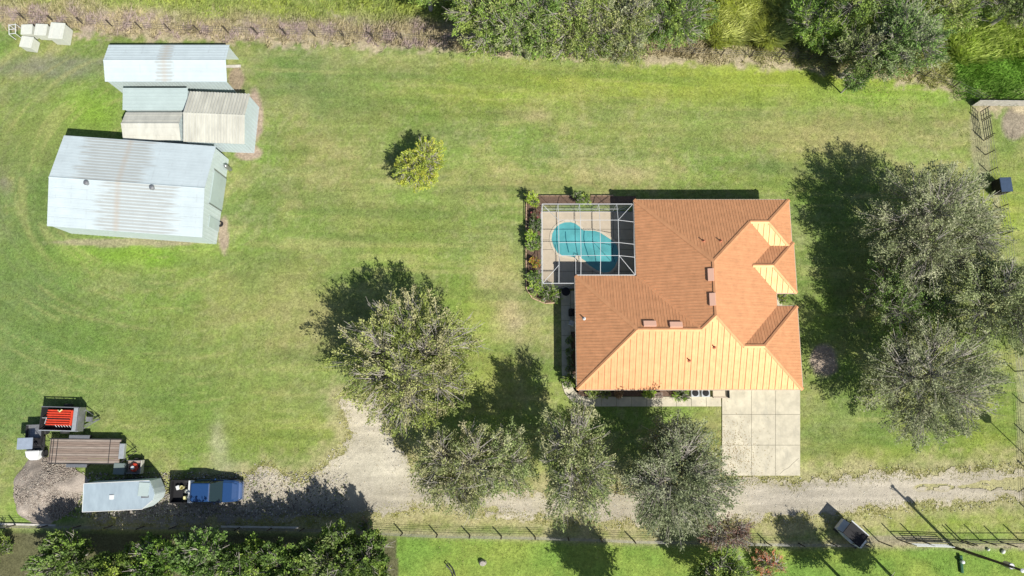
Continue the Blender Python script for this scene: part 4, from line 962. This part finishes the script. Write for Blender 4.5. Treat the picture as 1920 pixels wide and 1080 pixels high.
# ------------------------------------------------------------------ fences and gates
def fence(name, label, posts, h, wires, pr=.06, m=None, wr=.008):
    root = empty(name, label, 'fence')
    for (px_, py_) in posts:
        MB().tube([(px_, py_, -.1), (px_ + rnd.uniform(-.02, .02), py_ + rnd.uniform(-.02, .02), h)], [pr, pr * .9], 6).build('post', m or M['post'], root)
    for wz in wires:
        MB().tube([(a, b, wz) for a, b in posts], wr, 4).build('wire', M['wire'], root)
    return root
np_posts = []
xx = -60
while xx < 1850:
    yy = np.interp(xx, [p[0] for p in NF], [p[1] for p in NF]); np_posts.append(G(xx, yy)); xx += 54.3
fence('wire_fence', 'wire fence on short wooden posts along the dry weeds on the north edge', np_posts, 1.2, (.35, .7, 1.05))
sp = [G(px_, py_) for px_, py_ in [(-40, 984), (30, 984), (90, 985), (150, 986), (210, 986), (270, 987), (330, 987), (390, 988), (450, 989), (510, 990), (570, 991), (630, 993), (690, 996), (755, 1000), (820, 1003), (881, 1004), (940, 1005), (1003, 1006), (1065, 1008), (1126, 1010), (1188, 1013), (1250, 1014), (1312, 1015), (1375, 1017), (1438, 1018), (1498, 1019), (1558, 1019), (1618, 1020)]]
fence('wire_fence', 'wire fence on wooden posts between the gravel drive and the south pasture', sp, 1.2, (.3, .6, .9, 1.12), wr=.012)
# a pale plank laid along the shaded part of that fence
for (a, b, lab) in [((0, 982), (105, 985), 'weathered pale board lying along the south fence by the gravel mound'), ((415, 987), (560, 989), 'weathered pale board lying along the south fence in the hedge shade, south of the pickup')]:
    pa, pb = G(*a), G(*b); L = math.hypot(pb[0] - pa[0], pb[1] - pa[1])
    o = MB().box((0, 0, .05), (L, .16, .06)).build('loose_board', M['palewood'], None, ((pa[0] + pb[0]) / 2, (pa[1] + pb[1]) / 2, 0), math.atan2(pb[1] - pa[1], pb[0] - pa[0])); tag(o, lab, 'board')
# tall black paddock fence and white gate in the south-east corner
tf = empty('paddock_fence', 'tall black post and rail paddock fence in the south east corner', 'fence')
tp = [(1648, 1015), (1683, 1011), (1718, 1011), (1797, 1014), (1803, 1013), (1838, 1013), (1876, 1016), (1912, 1013), (1960, 1014)]
for (a, b) in tp:
    gx, gy = G(a, b); MB().tube([(gx, gy, -.1), (gx, gy, 2.0)], .05, 6).build('post', M['post'], tf)
for wz in (.12, .95):
    MB().tube([(*G(a, b), wz) for a, b in [(1683, 1011), (1718, 1011), (1797, 1014), (1876, 1014), (1960, 1014)]], .035, 5).build('rail', M['blackmetal'], tf)
gt = empty('pipe_gate', 'white pipe gate between the tall black fence posts', 'gate')
for wz in (.3, .6, .9, 1.2): MB().tube([(*G(1704, 1018), wz), (*G(1772, 1020), wz)], .035, 6).build('rail', M['white'], gt)
for q in ((1704, 1018), (1738, 1019), (1772, 1020)): MB().tube([(*G(*q), .25), (*G(*q), 1.25)], .035, 6).build('stile', M['white'], gt)
# utility pole
bx, by = G(1788, 1026)
up_ = empty('utility_pole', 'wooden utility pole with a small lamp, its long shadow crossing the gravel', 'utility pole', (bx, by, 0))
MB().tube([(0, 0, -.2), (0, 0, 4), (0, 0, 7.7)], [.13, .11, .09], 10).build('pole', M['post'], up_)
MB().tube([(-.05, 0, 7.2), (-.5, .1, 7.5)], .03, 6).build('lamp_arm', M['steel'], up_); MB().lathe([(.04, .08), (.15, .02), (.16, -.04), (.1, -.1)], 14, (0, 0, 7.85)).build('lamp_head', M['white'], up_)
MB().lathe([(.22, 0), (.24, .1), (.24, .7), (.2, .75)], 12, (.3, -.05, 5.6)).build('transformer', M['steel'], up_)
MB().tube([(0, 0, 7.6), (.55, -.22, 9.1)], .02, 5).build('antenna', M['steel'], up_)
MB().tube([(.1, 0, 7.0), (.9, -.5, 0)], .015, 4).build('guy_wire', M['wire'], up_)
# pump housing / green pipe stand south of the pole
bx, by = G(1800, 1052)
o = empty('standpipe', 'dark green standpipe with a pale cap just south of the utility pole', 'standpipe', (bx, by, 0)); MB().tube([(0, -.9, .1), (0, 0, .12), (0, .5, .15)], .14, 8).build('pipe', mat('dark_green_pipe', (.02, .09, .04), .5), o); MB().lathe([(.13, .1), (.14, .45), (.05, .5)], 10).build('cap', M['white'], o)
for i, (a, b, lab) in enumerate([(1809, 1033, 'pale stone at the foot of the paddock fence, nearest the utility pole'), (1852, 1030, 'pale stone by the paddock fence, middle one of three'), (1880, 1034, 'large pale stone by the paddock fence, farthest east of three')]):
    bx, by = G(a, b); s_ = (.15, .13, .18)[i]
    o = MB().lathe([(.6 * s_, -.05), (1.0 * s_, .05), (.95 * s_, .12), (.5 * s_, .2)], 9, sx=1.2, sy=.9).build('stone', M['cream'], None, (bx, by, 0), .4 * i, smooth=True); tag(o, lab, 'stone', 'stones by the paddock fence')
# north-east board fence, tube gate, feeder
bf = empty('board_fence', 'silvered board fence running east from the north east gate', 'fence')
a, b = Vector((*G(1822, 198), 0)), Vector((*G(2010, 200), 0)); n = int((b - a).length / .155); d = (b - a) / n
for k in range(n):
    c = a + d * (k + .5)
    B('board', (c.x, c.y, .6 + rnd.uniform(-.02, .02)), (d.length - .012, .03, 1.15), M['palewood'], bf)
B('top_rail', ((a.x + b.x) / 2, a.y + .04, .95), ((b - a).length, .05, .09), M['palewood'], bf)
tgp = [(1841, 212), (1844, 262)]
def tube_gate(label, p, q, h=1.25, rails=5):
    root = empty('tube_gate', label, 'gate', group='gates in the eastern fence')
    P, Q = Vector((*G(*p), 0)), Vector((*G(*q), 0))
    for k in range(rails): z = .2 + (h - .25) * k / (rails - 1); MB().tube([P + Vector((0, 0, z)), Q + Vector((0, 0, z))], .03, 6).build('rail', M['blackmetal'], root)
    for t in (0, .5, 1): c = P.lerp(Q, t); MB().tube([c + Vector((0, 0, .15)), c + Vector((0, 0, h + (.25 if t != .5 else 0)))], .04 if t != .5 else .025, 6).build('stile', M['blackmetal'], root)
    return root
tube_gate('dark tube gate just south of the silvered board fence', (1839, 229), (1844, 261))
tube_gate('short tube gate panel between the board fence and the longer gate', (1836, 211), (1838, 227), 1.2, 4)
ef = [G(a, b) for a, b in [(1845, 263), (1848, 290), (1853, 322), (1863, 352), (1872, 390), (1880, 440), (1886, 500), (1890, 560), (1895, 630), (1903, 696), (1917, 755), (1921, 812), (1926, 880), (1930, 960)]]
fence('wire_fence', 'wire fence on thin posts running along the east side past the oaks', ef, 1.25, (.3, .6, .9, 1.2), .05, wr=.012)
x, y = G(1886, 346, 1.35)
fd = empty('raised_box', 'black box with dark blue lid standing beside the east fence', 'feeder', (x, y, 0), R(2))
MB().box((0, 0, .78), (.98, 1.25, 1.1)).build('body', M['dark'], fd, bev=.03); MB().box((.02, 0, 1.36), (1.04, 1.32, .07)).build('lid', M['navy'], fd, bev=.02)
for sx_ in (-1, 1):
    for sy_ in (-1, 1): B('leg', (sx_ * .42, sy_ * .55, .12), (.08, .08, .26), M['blackmetal'], fd)
x, y = G(1921, 852)
bh = empty('birdhouse_pole', 'tall thin pole carrying a birdhouse at the east edge of the lawn', 'birdhouse', (x, y, 0)); MB().tube([(0, 0, -.1), (0, 0, 4.6)], .04, 6).build('pole', M['post'], bh); MB().box((0, 0, 4.9), (.55, .55, .6)).build('house_box', M['palewood'], bh); MB().prism([(-.35, -.35, 5.2), (.35, -.35, 5.2), (.35, .35, 5.2), (-.35, .35, 5.2)], (0, 0, .06)).build('house_roof', M['dark'], bh)
# small yard objects by the house
x, y = G(1307, 737)
ac = empty('air_conditioner', 'grey air conditioner unit on a pad south of the house, west of the other', 'air conditioner', (x - .35, y, 0), 0, 'air conditioners by the garage wall')
B('pad', (0, 0, .05), (.85, .75, .08), M['concrete'], ac); B('cabinet', (0, 0, .42), (.72, .66, .66), M['galv'], ac, .03); MB().lathe([(.28, 0), (.28, .03), (.1, .05)], 14, (0, 0, .75)).build('fan_guard', M['dark'], ac)
ac2 = empty('air_conditioner', 'grey air conditioner unit south of the house, nearest the driveway wall', 'air conditioner', (x + .55, y, 0), 0, 'air conditioners by the garage wall')
for ch in list(ac.children):
    c = ch.copy(); COL.objects.link(c); c.parent = ac2
x, y = G(1349, 739)
o = empty('low_wall', 'low tan masonry enclosure at the corner of driveway and front bed', 'low wall', (x, y, 0)); B('masonry', (-.0, .0, .14), (1.25, .62, .25), M['stucco'], o); B('end_post', (.66, 0, .3), (.08, .66, .58), M['dark'], o); B('coping_board', (0, -.3, .3), (1.2, .08, .06), M['fascia'], o)
x, y = G(1228, 739)
o = empty('garden_bench', 'slatted wooden bench in the front bed under the south eave', 'bench', (x, y - .05, 0))
for k in range(4): B('slat', (0, -.25 + k * .13, .45), (1.2, .09, .03), M['wood'], o)
for s_ in (-1, 1): B('leg', (s_ * .52, -.05, .22), (.06, .45, .44), M['wood2'], o)
x, y = G(1071, 587)
o = empty('barbecue_grill', 'black barbecue grill on the west patio under the eave', 'grill', (x, y, 0)); B('cart', (0, 0, .4), (.5, .6, .75), M['dark'], o, .02); MB().lathe([(.32, 0), (.3, .15), (.15, .26)], 12, (0, 0, .78)).build('lid', M['dark'], o)
x, y = G(1071, 607)
o = empty('patio_chair', 'white patio chair beside the black grill', 'chair', (x, y, 0), R(70)); B('seat', (0, 0, .42), (.46, .46, .05), M['white'], o, .01); B('backrest', (-.22, 0, .68), (.05, .46, .5), M['white'], o, .01)
for sx_ in (-1, 1):
    for sy_ in (-1, 1): B('leg', (sx_ * .19, sy_ * .19, .2), (.04, .04, .4), M['white'], o)
x, y = G(1060, 549)
o = empty('patio_table', 'round black patio table at the north end of the west walkway', 'table', (x, y, 0)); MB().lathe([(.38, .68), (.38, .72)], 14).build('tabletop', M['dark'], o); MB().tube([(0, 0, 0), (0, 0, .68)], .05, 6).build('leg', M['dark'], o)
# barn-side clutter
for (a, b, nm, lab, cat) in [(432, 318, 'gas_cylinder', 'grey gas cylinder against the east wall of the large barn', 'cylinder')]:
    x, y = G(a, b); o = empty(nm, lab, cat, (x, y, 0)); MB().lathe([(.17, 0), (.18, .05), (.18, 1.0), (.12, 1.15), (.05, 1.2)], 12).build('tank', M['steel'], o); MB().tube([(0, 0, 1.15), (0, 0, 1.32)], .04, 6).build('valve', M['chrome'], o)
x, y = G(413, 420)
hr_ = empty('hose_reel', 'black coiled hose on the ground at the barn east wall', 'hose', (x, y, 0)); 
for k in range(4): MB().tube([((.26 - .03 * k) * math.cos(t * math.pi / 8), (.26 - .03 * k) * math.sin(t * math.pi / 8), .03 + .03 * k) for t in range(17)], .025, 5).build('coil', M['dark'], hr_)
x, y = G(437, 125, 0)
o = MB().box((0, 0, .06), (1.5, .25, .1)).build('timber_beam', M['palewood'], None, (x, y, 0), R(2)); tag(o, 'pale timber beam lying in the open end of the narrow shed', 'beam')
# stump and fallen loop in the pasture
x, y = G(905, 1055)
o = MB().lathe([(.34, -.05), (.30, .12), (.24, .32), (.2, .34)], 10, sx=1, sy=.85).build('tree_stump', M['bark'], None, (x, y, 0)); tag(o, 'weathered grey stump in the bright south pasture', 'stump')
pts = [(*G(848 + a, 1075 + b), .12 + .15 * abs(a) / 10) for a, b in [(4, 12), (0, -2), (-5, -10), (-11, -16), (-9, -20), (-3, -15), (3, -7), (7, 6)]]
o = MB().tube(pts, .05, 6).build('bent_pipe', M['blackmetal'], None); tag(o, 'bent black pipe lying in the south pasture at the photo bottom', 'pipe')

# gravel mound
x, y = G(90, 918)
rs = np.random.RandomState(5); nr, na = 22, 60
rr = np.linspace(0, 1, nr)[:, None] * np.ones((1, na)); aa = np.linspace(0, 2 * math.pi, na, endpoint=False)[None] * np.ones((nr, 1))
edge = 1 + .09 * np.sin(aa * 3 + 1) + .06 * np.sin(aa * 7)
Xm = rr * edge * 3.0 * np.cos(aa); Ym = rr * edge * 2.75 * np.sin(aa)
Zm = .62 * (1 - rr ** 1.6) * (.6 + .9 * fbm(Xm * .9 + 3, Ym * .9, 3)) + .16 * (fbm(Xm * 4, Ym * 4, 3) - .5) * (1 - rr) - .0
V = np.stack([Xm.ravel() + x, Ym.ravel() + y, Zm.ravel()], 1)
i0 = (np.arange(nr - 1)[:, None] * na + np.arange(na)[None]).ravel(); i1 = (np.arange(nr - 1)[:, None] * na + (np.arange(na)[None] + 1) % na).ravel()
F = np.stack([i0, i0 + na, i1 + na, i1], 1)
cc = np.array((.31, .27, .23)) * (.2 + 1.6 * fbm(Xm * 1.1, Ym * 1.1, 5)).ravel()[:, None]
o = np_mesh('gravel_mound', V, F, M['gravel'], cc); tag(o, 'low round mound of grey brown gravel and chippings west of the white trailer', 'mound')
# stones strewn on mound and drive
def stones(name, n, fn, seed, s0=.05, s1=.12, col=((.30, .26, .22), (.42, .39, .34), (.20, .18, .16))):
    rs = np.random.RandomState(seed); P, Zz = fn(rs, n); N = len(P)
    base = np.array([(1, 0, 0), (0, 1, 0), (-1, 0, 0), (0, -1, 0), (0, 0, .7), (0, 0, -.7)]); fs = np.array([(0, 1, 4), (1, 2, 4), (2, 3, 4), (3, 0, 4), (1, 0, 5), (2, 1, 5), (3, 2, 5), (0, 3, 5)])
    s_ = rs.uniform(s0, s1, N)[:, None, None]; V = base[None] * s_ * rs.uniform(.6, 1.4, (N, 1, 3)) + rs.normal(size=(N, 6, 3)) * s_ * .15
    V[:, :, 0] += P[:, 0, None]; V[:, :, 1] += P[:, 1, None]; V[:, :, 2] += Zz[:, None]
    F = (fs[None] + 6 * np.arange(N)[:, None, None]).reshape(-1, 3)
    c = np.array(col)[rs.randint(0, len(col), N)]
    o = np_mesh(name, V.reshape(-1, 3), F, M['gravel'], np.repeat(c, 6, 0)); return tag(o, None, None, None, 'stuff')
def f_m(rs, n):
    r = np.sqrt(rs.rand(n)) * .97; a = rs.rand(n) * 6.283; X_ = r * 3.0 * np.cos(a); Y_ = r * 2.75 * np.sin(a)
    return np.stack([X_ + x, Y_ + y], 1), .62 * (1 - r ** 1.6) * (.6 + .9 * fbm(X_ * .9 + 3, Y_ * .9, 3)) + .01
stones('loose_gravel', 9000, f_m, 3, .02, .065, ((.36, .31, .26), (.44, .40, .34), (.26, .22, .19)))
def f_r(rs, n):
    X_ = rs.uniform(-46, 46, n); Y_ = rs.uniform(-11, 2, n); d = in_poly(X_, Y_, ROAD) + 1.6 * (fbm(X_ * 1.1, Y_ * 1.1, 3) - .5); k = (d > -.5) & (rs.rand(n) < .25 + .75 * (np.abs(d) < .9))
    return np.stack([X_[k], Y_[k]], 1), np.full(k.sum(), .01)
stones('scattered_debris', 5000, lambda rs, n: (np.stack([rs.uniform(-40, -14, n), rs.uniform(-10, -6.3, n)], 1), np.full(n, .012)), 8, .03, .09, ((.34, .31, .27), (.16, .14, .12), (.48, .46, .41), (.22, .24, .12)))
stones('loose_gravel', 16000, f_r, 4, .02, .06, ((.52, .50, .44), (.40, .37, .31), (.62, .60, .53)))

# ------------------------------------------------------------------ weeds and rough grass
def pal_n(x, y):
    px, py = pxof(x, y); t = fbm(x * .35 + 5, y * .5, 3); u = fbm(x * 1.1, y * 1.1 + 7, 3); no = north_off(x, y)
    straw = np.array((.45, .39, .23)); pink = np.array((.41, .33, .30)); green = np.array((.28, .36, .09)); lime = np.array((.38, .46, .09))
    c = straw[None] * np.ones((len(x), 1)); w = sstep(.45, .6, u)[:, None] * (px < 900)[:, None]; c = c * (1 - w) + pink * w
    w = (sstep(.6, 2.9, no + 3 * (t - .5)) * .95)[:, None]; gg = green * (1 - sstep(.4, .6, u)[:, None]) + lime * sstep(.4, .6, u)[:, None]; c = c * (1 - w) + gg * w
    w = (sstep(1300, 1500, px) * .5)[:, None]; c = c * (1 - w) + lime * w
    w = sstep(1770, 1800, px)[:, None] * .8; c = c * (1 - w) + np.array((.15, .33, .04)) * w
    return c
blades('dry_weeds', None, lambda x, y: sstep(-.9, -.1, north_off(x, y) + 1.5 * (fbm(x * 1.3, y * 1.3, 2) - .5)), 42000, 11, .32, .045, pal_n, (-52, 52, 27, 41), .8, 5)
reedp = GP([(1325, -60), (1480, -60), (1475, 60), (1440, 85), (1390, 75), (1335, 88)])
blades('tall_reed_grass', None, lambda x, y: (in_poly(x, y, reedp) > 0) * 1.0, 18000, 12, 1.0, .08, lambda x, y: np.array((.58, .62, .20))[None] * (.7 + .7 * fbm(x * 1.2, y * .6, 3))[:, None], (15, 30, 29, 42), .75, 6)
scr = GP([(1780, -60), (2100, -60), (2100, 120), (1880, 110), (1800, 120), (1760, 60)])
blades('tall_scrub_grass', None, lambda x, y: (in_poly(x, y, scr) > 0) * (.3 + .7 * (fbm(x * .6, y * .6, 2) > .5)), 16000, 13, .6, .08, lambda x, y: np.array((.44, .54, .13))[None] * (.7 + .7 * fbm(x * 1.2, y * .6, 3))[:, None], (33, 52, 29, 42), .6, 5)
def pal_l(x, y):
    return ground_color(x, y) * 1.12
blades('lawn_grass', None, lambda x, y: (in_poly(x, y, ROAD) < 0) * (north_off(x, y) < 0) * (1 - ((x > 2.4) & (x < 24.5) & (y > -.7) & (y < 17.4))) * (1 - ((x > 18) & (x < 24.5) & (y > -6.6) & (y < 0))) * (1 - ((x > -41) & (x < -24) & (y > 13) & (y < 32))) * (.35 + .65 * (fbm(x * .8, y * .8, 2) > .47)), 50000, 14, .06, .03, pal_l, (-47, 47, -15.5, 38), 1.4, 3)
blades('gravel_weeds', None, lambda x, y: (np.abs(in_poly(x, y, ROAD) + 1.2 * (fbm(x * 1.1, y * 1.1, 3) - .5)) < .5) * 1.0, 40000, 15, .10, .035, lambda x, y: np.array((.32, .32, .10))[None] * (.7 + .6 * fbm(x * 2, y * 2, 2))[:, None], (-47, 47, -12, 3), 1.2, 3)

# ------------------------------------------------------------------ trees
T = tree
# lone trees in the yard
T('oak_tree', 'broad grey green oak with bare twigs showing, west of the house at the drive bend', 'tree', (768, 690), 4.6, 6.1, 6.3, 3.6, 21, OAKY, n=780, per=50, leaf=.24, spray=.95, lobes=14, thin=.14, trunk_r=.34)
T('small_tree', 'small yellow green tree alone on the lawn between barn and pool', 'tree', (787, 308), 2.0, 2.5, 2.6, 1.7, 22, YEL, n=400, per=36, leaf=.17, spray=.5, lobes=10, thin=.06, trunk_r=.12)
G1 = 'oaks between the drive and the house'
T('oak_tree', 'oak over the gravel bend, westernmost of the row south of the house', 'tree', (862, 868), 5.2, 3.9, 3.9, 3.2, 23, OAK, n=420, per=46, leaf=.23, spray=.95, lobes=10, group=G1)
T('oak_tree', 'slim oak joined to its larger western neighbour in the row above the drive', 'tree', (942, 866), 4.6, 2.3, 3.0, 2.6, 24, OAK, n=220, per=44, leaf=.22, spray=.9, lobes=8, group=G1, trunk_r=.16)
T('oak_tree', 'tall oak in the row above the drive, directly below the curved walkway corner', 'tree', (1078, 872), 6.2, 3.1, 4.5, 3.4, 25, OAK, n=440, per=46, leaf=.23, spray=1.0, lobes=11, group=G1)
T('oak_tree', 'wide oak overhanging the west edge of the concrete driveway', 'tree', (1257, 885), 5.2, 4.5, 4.8, 3.0, 26, SILV, n=640, per=48, leaf=.23, spray=1.05, lobes=13, group=G1, trunk_r=.3)
G2 = 'large oaks east of the house'
T('oak_tree', 'huge silvery oak at the north end of the eastern group', 'tree', (1752, 432), 5.2, 5.9, 5.3, 3.8, 27, SILV, n=760, per=48, leaf=.23, spray=1.05, lobes=14, group=G2, trunk_r=.36, thin=.06)
T('oak_tree', 'silvery oak at the south end of the eastern group', 'tree', (1742, 712), 5.0, 5.2, 5.0, 3.8, 28, SILV, n=580, per=48, leaf=.23, spray=1.0, lobes=12, group=G2, trunk_r=.3, thin=.06)
T('oak_tree', 'silvery oak over the east fence, farthest from the house in the eastern group', 'tree', (1872, 575), 6.0, 3.6, 4.8, 3.8, 29, SILV, n=560, per=48, leaf=.23, spray=1.0, lobes=12, group=G2, trunk_r=.3, thin=.06)
T('oak_tree', 'darker lower oak in the middle of the eastern group', 'tree', (1700, 560), 3.8, 4.0, 4.6, 2.8, 30, DARKG + SILV[:1], n=430, per=44, leaf=.22, spray=.9, lobes=9, group=G2, trunk_r=.2)
G3 = 'trees along the north fence'
for i, (px_, py_, zc, r1, r2, rz_, pal, lab) in enumerate([
    (918, 26, 5.0, 3.7, 3.9, 3.2, MIDG + OAKY, 'green tree at the west end of the dense northern tree line'),
    (990, 52, 5.2, 3.5, 3.6, 3.3, OAKY + MIDG, 'olive green tree with pale twigs, second from the west in the northern line'),
    (1080, 44, 5.2, 3.6, 3.8, 3.3, MIDG + OAKY, 'bushy tree in the middle of the northern tree line'),
    (1168, 55, 5.0, 3.3, 3.5, 3.2, SILV + OAKY, 'greyish tree with drooping sprays in the northern tree line'),
    (1262, 30, 4.6, 3.5, 3.3, 3.0, DARKG + MIDG, 'dark green tree at the east end of the dense northern line, beside the reeds'),
    (1528, 42, 3.0, 2.2, 2.6, 2.0, MIDG + BRIGHT[:2], 'bright leafy tree just east of the tall reeds'),
    (1622, 100, 4.4, 2.8, 2.4, 2.6, SILV + DARKG, 'grey green tree overhanging the lawn in the north east'),
    (1695, 75, 5.0, 3.6, 3.6, 3.2, SILV + DARKG, 'large grey tree overhanging the north fence in the north east'),
    (1612, 0, 5.0, 3.2, 2.8, 3.0, DARKG + MIDG, 'dark leafy tree at the top edge east of the reeds'),
    (1780, 12, 4.6, 2.8, 2.6, 2.6, OAKY + MIDG, 'olive tree behind the large grey one near the north east corner'),
    (1908, 5, 4.0, 2.6, 2.4, 2.4, DARKG + OAK, 'dark tree in the far north east corner'),
    (800, -18, 3.2, 1.9, 1.7, 1.9, MIDG, 'small green tree west of the dense northern line')]):
    T('tree', lab, 'tree', (px_, py_), zc, r1, r2, rz_, 40 + i, pal, n=int(34 * r1 * r2), per=42, leaf=.24, spray=.9, lobes=11, group=G3, thin=.1)
T('hanging_branch_tree', 'thin dark green sapling drooping onto the lawn below the large grey tree', 'tree', (1603, 150), 2.6, 1.1, 1.2, 1.5, 61, DARKG, n=90, per=36, leaf=.2, spray=.7, lobes=6, trunk_r=.08)
# bright hedge trees along the south-west fence
G4 = 'bright green trees along the south west fence'
hl = ['at the west end of the row, beside the bare earth', 'second from the west end', 'third from the west end', 'fourth from the west, south of the pickup', 'fifth from the west, near the row middle', 'third from the east end', 'second from the east end', 'at the east end, beside the open pasture']
for i, px_ in enumerate([125, 212, 300, 385, 465, 545, 620, 690]):
    zc = [2.6, 3.2, 2.8, 3.3, 2.8, 3.5, 3.9, 3.4][i]
    T('hedge_tree', 'bright green bushy tree ' + hl[i], 'tree', None, zc, 2.3, 2.7, 2.6, 70 + i, (BRIGHT if i % 3 else DARKG + BRIGHT[:2]), n=270, per=46, leaf=.25, spray=.7, lobes=8, group=G4, wid=.55, trunk_r=.16, base=(G(px_, 1052 + (i % 3) * 6, zc)[0], G(px_, 1052 + (i % 3) * 6, zc)[1]), up=1.0)
G5 = 'trees at the south edge of the photo'
T('tree', 'tall narrow tree at the bottom edge casting a long shadow over the pasture fence', 'tree', None, 6.4, 2.3, 2.3, 4.2, 81, MIDG + DARKG, n=300, per=40, leaf=.26, spray=.8, lobes=9, base=G(1188, 1128), trunk_r=.2, group=G5)
T('tree', 'dark green tree at the bottom edge below the wide driveway oak', 'tree', None, 3.0, 2.6, 2.0, 2.4, 82, DARKG + MIDG, n=260, per=40, leaf=.24, spray=.8, lobes=9, base=G(1330, 1062), trunk_r=.16, group=G5)
T('tree', 'dark green tree at the bottom edge beyond the golf cart, with a rounded shadow', 'tree', None, 5.6, 1.9, 1.9, 3.2, 83, DARKG, n=240, per=40, leaf=.24, spray=.8, lobes=8, base=G(1592, 1100), trunk_r=.16, group=G5)
T('tree', 'bushy tree at the bottom edge shading the golf cart', 'tree', None, 5.4, 2.0, 2.0, 3.4, 84, DARKG + MIDG[:2], n=260, per=40, leaf=.24, spray=.8, lobes=8, base=G(1690, 1098), trunk_r=.16, group=G5)
T('purple_leaf_tree', 'purple brown leafed tree over the south fence, east of the wide oak', 'tree', (1362, 1000), 3.0, 2.3, 1.5, 1.7, 85, PURP, n=170, per=30, leaf=.2, spray=.7, lobes=8, thin=.3, trunk_r=.12)
plant('flowering_shrub', 'low shrub with reddish flowers at the bottom edge of the pasture', 'shrub', 1440, 1060, 1.5, 1.3, 86, [(.40, .14, .10), (.20, .26, .08), (.34, .22, .14), (.22, .25, .10)], n=130, per=26, leaf=.16)
plant('bush', 'green bush at the west edge beside the bare earth strip', 'bush', 8, 1022, 1.3, 1.2, 87, BRIGHT, n=90, per=28, leaf=.2)
plant('bush', 'dark bush at the fence corner where the hedge shade ends', 'bush', 690, 985, .8, .9, 88, DARKG + PURP, n=60, per=20, leaf=.15)
# garden plants round the cage and house
GRP = 'garden plants around the pool cage'
LIM = [(.24, .36, .05), (.30, .40, .07), (.18, .30, .04)]
for i, (px_, py_, r, h, pal, lab) in enumerate([
    (999, 380, .62, 1.7, LIM, 'lime green shrub at the north west corner of the pool cage'),
    (1003, 405, .35, .7, PURP + [(.35, .12, .14)], 'small pink brown plant in the bed west of the cage'),
    (1003, 424, .5, 1.0, DARKG, 'dark green shrub in the west bed, upper one of the dark pair'),
    (996, 446, .45, 1.5, LIM, 'lime green plant in the middle of the west cage bed'),
    (999, 464, .5, 1.2, MIDG, 'mid green rounded shrub below the lime plant in the west bed'),
    (1006, 452, .3, .8, DARKG, 'small dark shrub against the cage wall, beside the lime plant'),
    (1003, 493, .42, .7, [(.34, .30, .05), (.30, .14, .06), (.16, .22, .05)], 'yellow and red leafed plant in the west cage bed'),
    (1001, 519, .55, .9, DARKG + MIDG, 'green shrub near the south west corner of the cage'),
    (1004, 540, .6, .9, LIM + MIDG, 'yellow green groundcover shrub inside the curved edging'),
    (1032, 556, .68, 1.1, BRIGHT, 'bright green round bush at the north end of the west walkway'),
    (1082, 374, .4, 1.5, DARKG, 'dark upright shrub against the north wall of the cage'),
    (1099, 378, .55, .7, LIM + MIDG, 'low yellow green plant against the north wall of the cage'),
    (1066, 711, .52, .8, BRIGHT, 'bright green bush inside the curve of the walkway'),
    (1110, 736, .5, .6, MIDG, 'green shrub at the west end of the front bed'),
    (1132, 737, .42, .5, OAKY, 'olive shrub in the front bed, next to the western green one'),
    (1158, 738, .3, .4, [(.45, .30, .2), (.3, .2, .12)], 'small tan leafed plant in the front bed mulch'),
    (1214, 736, .45, .7, LIM, 'lime green plant beside the garden bench'),
    (1277, 740, .55, .8, LIM + BRIGHT, 'lime green spiky plant beside the air conditioners'),
    (1459, 560, .45, 1.3, MIDG, 'shrub in the small entry court notch on the east side')]):
    plant('garden_shrub', lab, 'shrub', px_, py_, r * 1.22, h, 100 + i, pal, n=int(50 + 60 * r), per=20, leaf=.13, group=GRP, wid=.5)
for i, yy_ in enumerate((640, 658, 676, 692)):
    plant('hedge_shrub', 'dark clipped shrub beside the west walkway, ' + ['northernmost of four', 'second of four from the north', 'third of four from the north', 'southernmost of four'][i], 'shrub', 1067, yy_, .42, .8, 130 + i, DARKG, n=60, per=20, leaf=.1, group='clipped shrubs beside the west walkway')

# fallen leaves below the oaks and on the slabs
def litter(rs, n):
    cs = np.array([(*G(px_, py_, 0), r_) for px_, py_, r_ in ((780, 700, 6), (870, 900, 5), (1090, 900, 4.5), (1260, 900, 5.5), (1370, 850, 2.5), (1750, 440, 7), (1740, 720, 6.5), (1060, 110, 9), (1640, 130, 5))])
    k = rs.randint(0, len(cs), n); p = cs[k, :2] + rs.normal(size=(n, 2)) * cs[k, 2:3] * .55
    return p
rs = np.random.RandomState(77); p = litter(rs, 9000)
P = np.concatenate([p, rs.uniform(.065, .08, (len(p), 1))], 1); ang = rs.uniform(0, 6.28, len(p))
D = np.stack([np.cos(ang), np.sin(ang), rs.uniform(-.1, .3, len(p))], 1)
hid = (P[:, 0] > 5.3) & (P[:, 0] < 24.2) & (P[:, 1] > .6) & (P[:, 1] < 17); P, D = P[~hid], D[~hid]
V, F = leaf_quads(rs, P, D, rs.uniform(.05, .12, len(P)), rs.uniform(.03, .06, len(P)), 3)
o = np_mesh('fallen_leaves', V, F, M['weed'], np.repeat(np.array([(.38, .28, .15), (.30, .20, .10), (.46, .40, .22), (.25, .22, .10)])[rs.randint(0, 4, len(P))], 4, 0)); tag(o, kind='stuff')
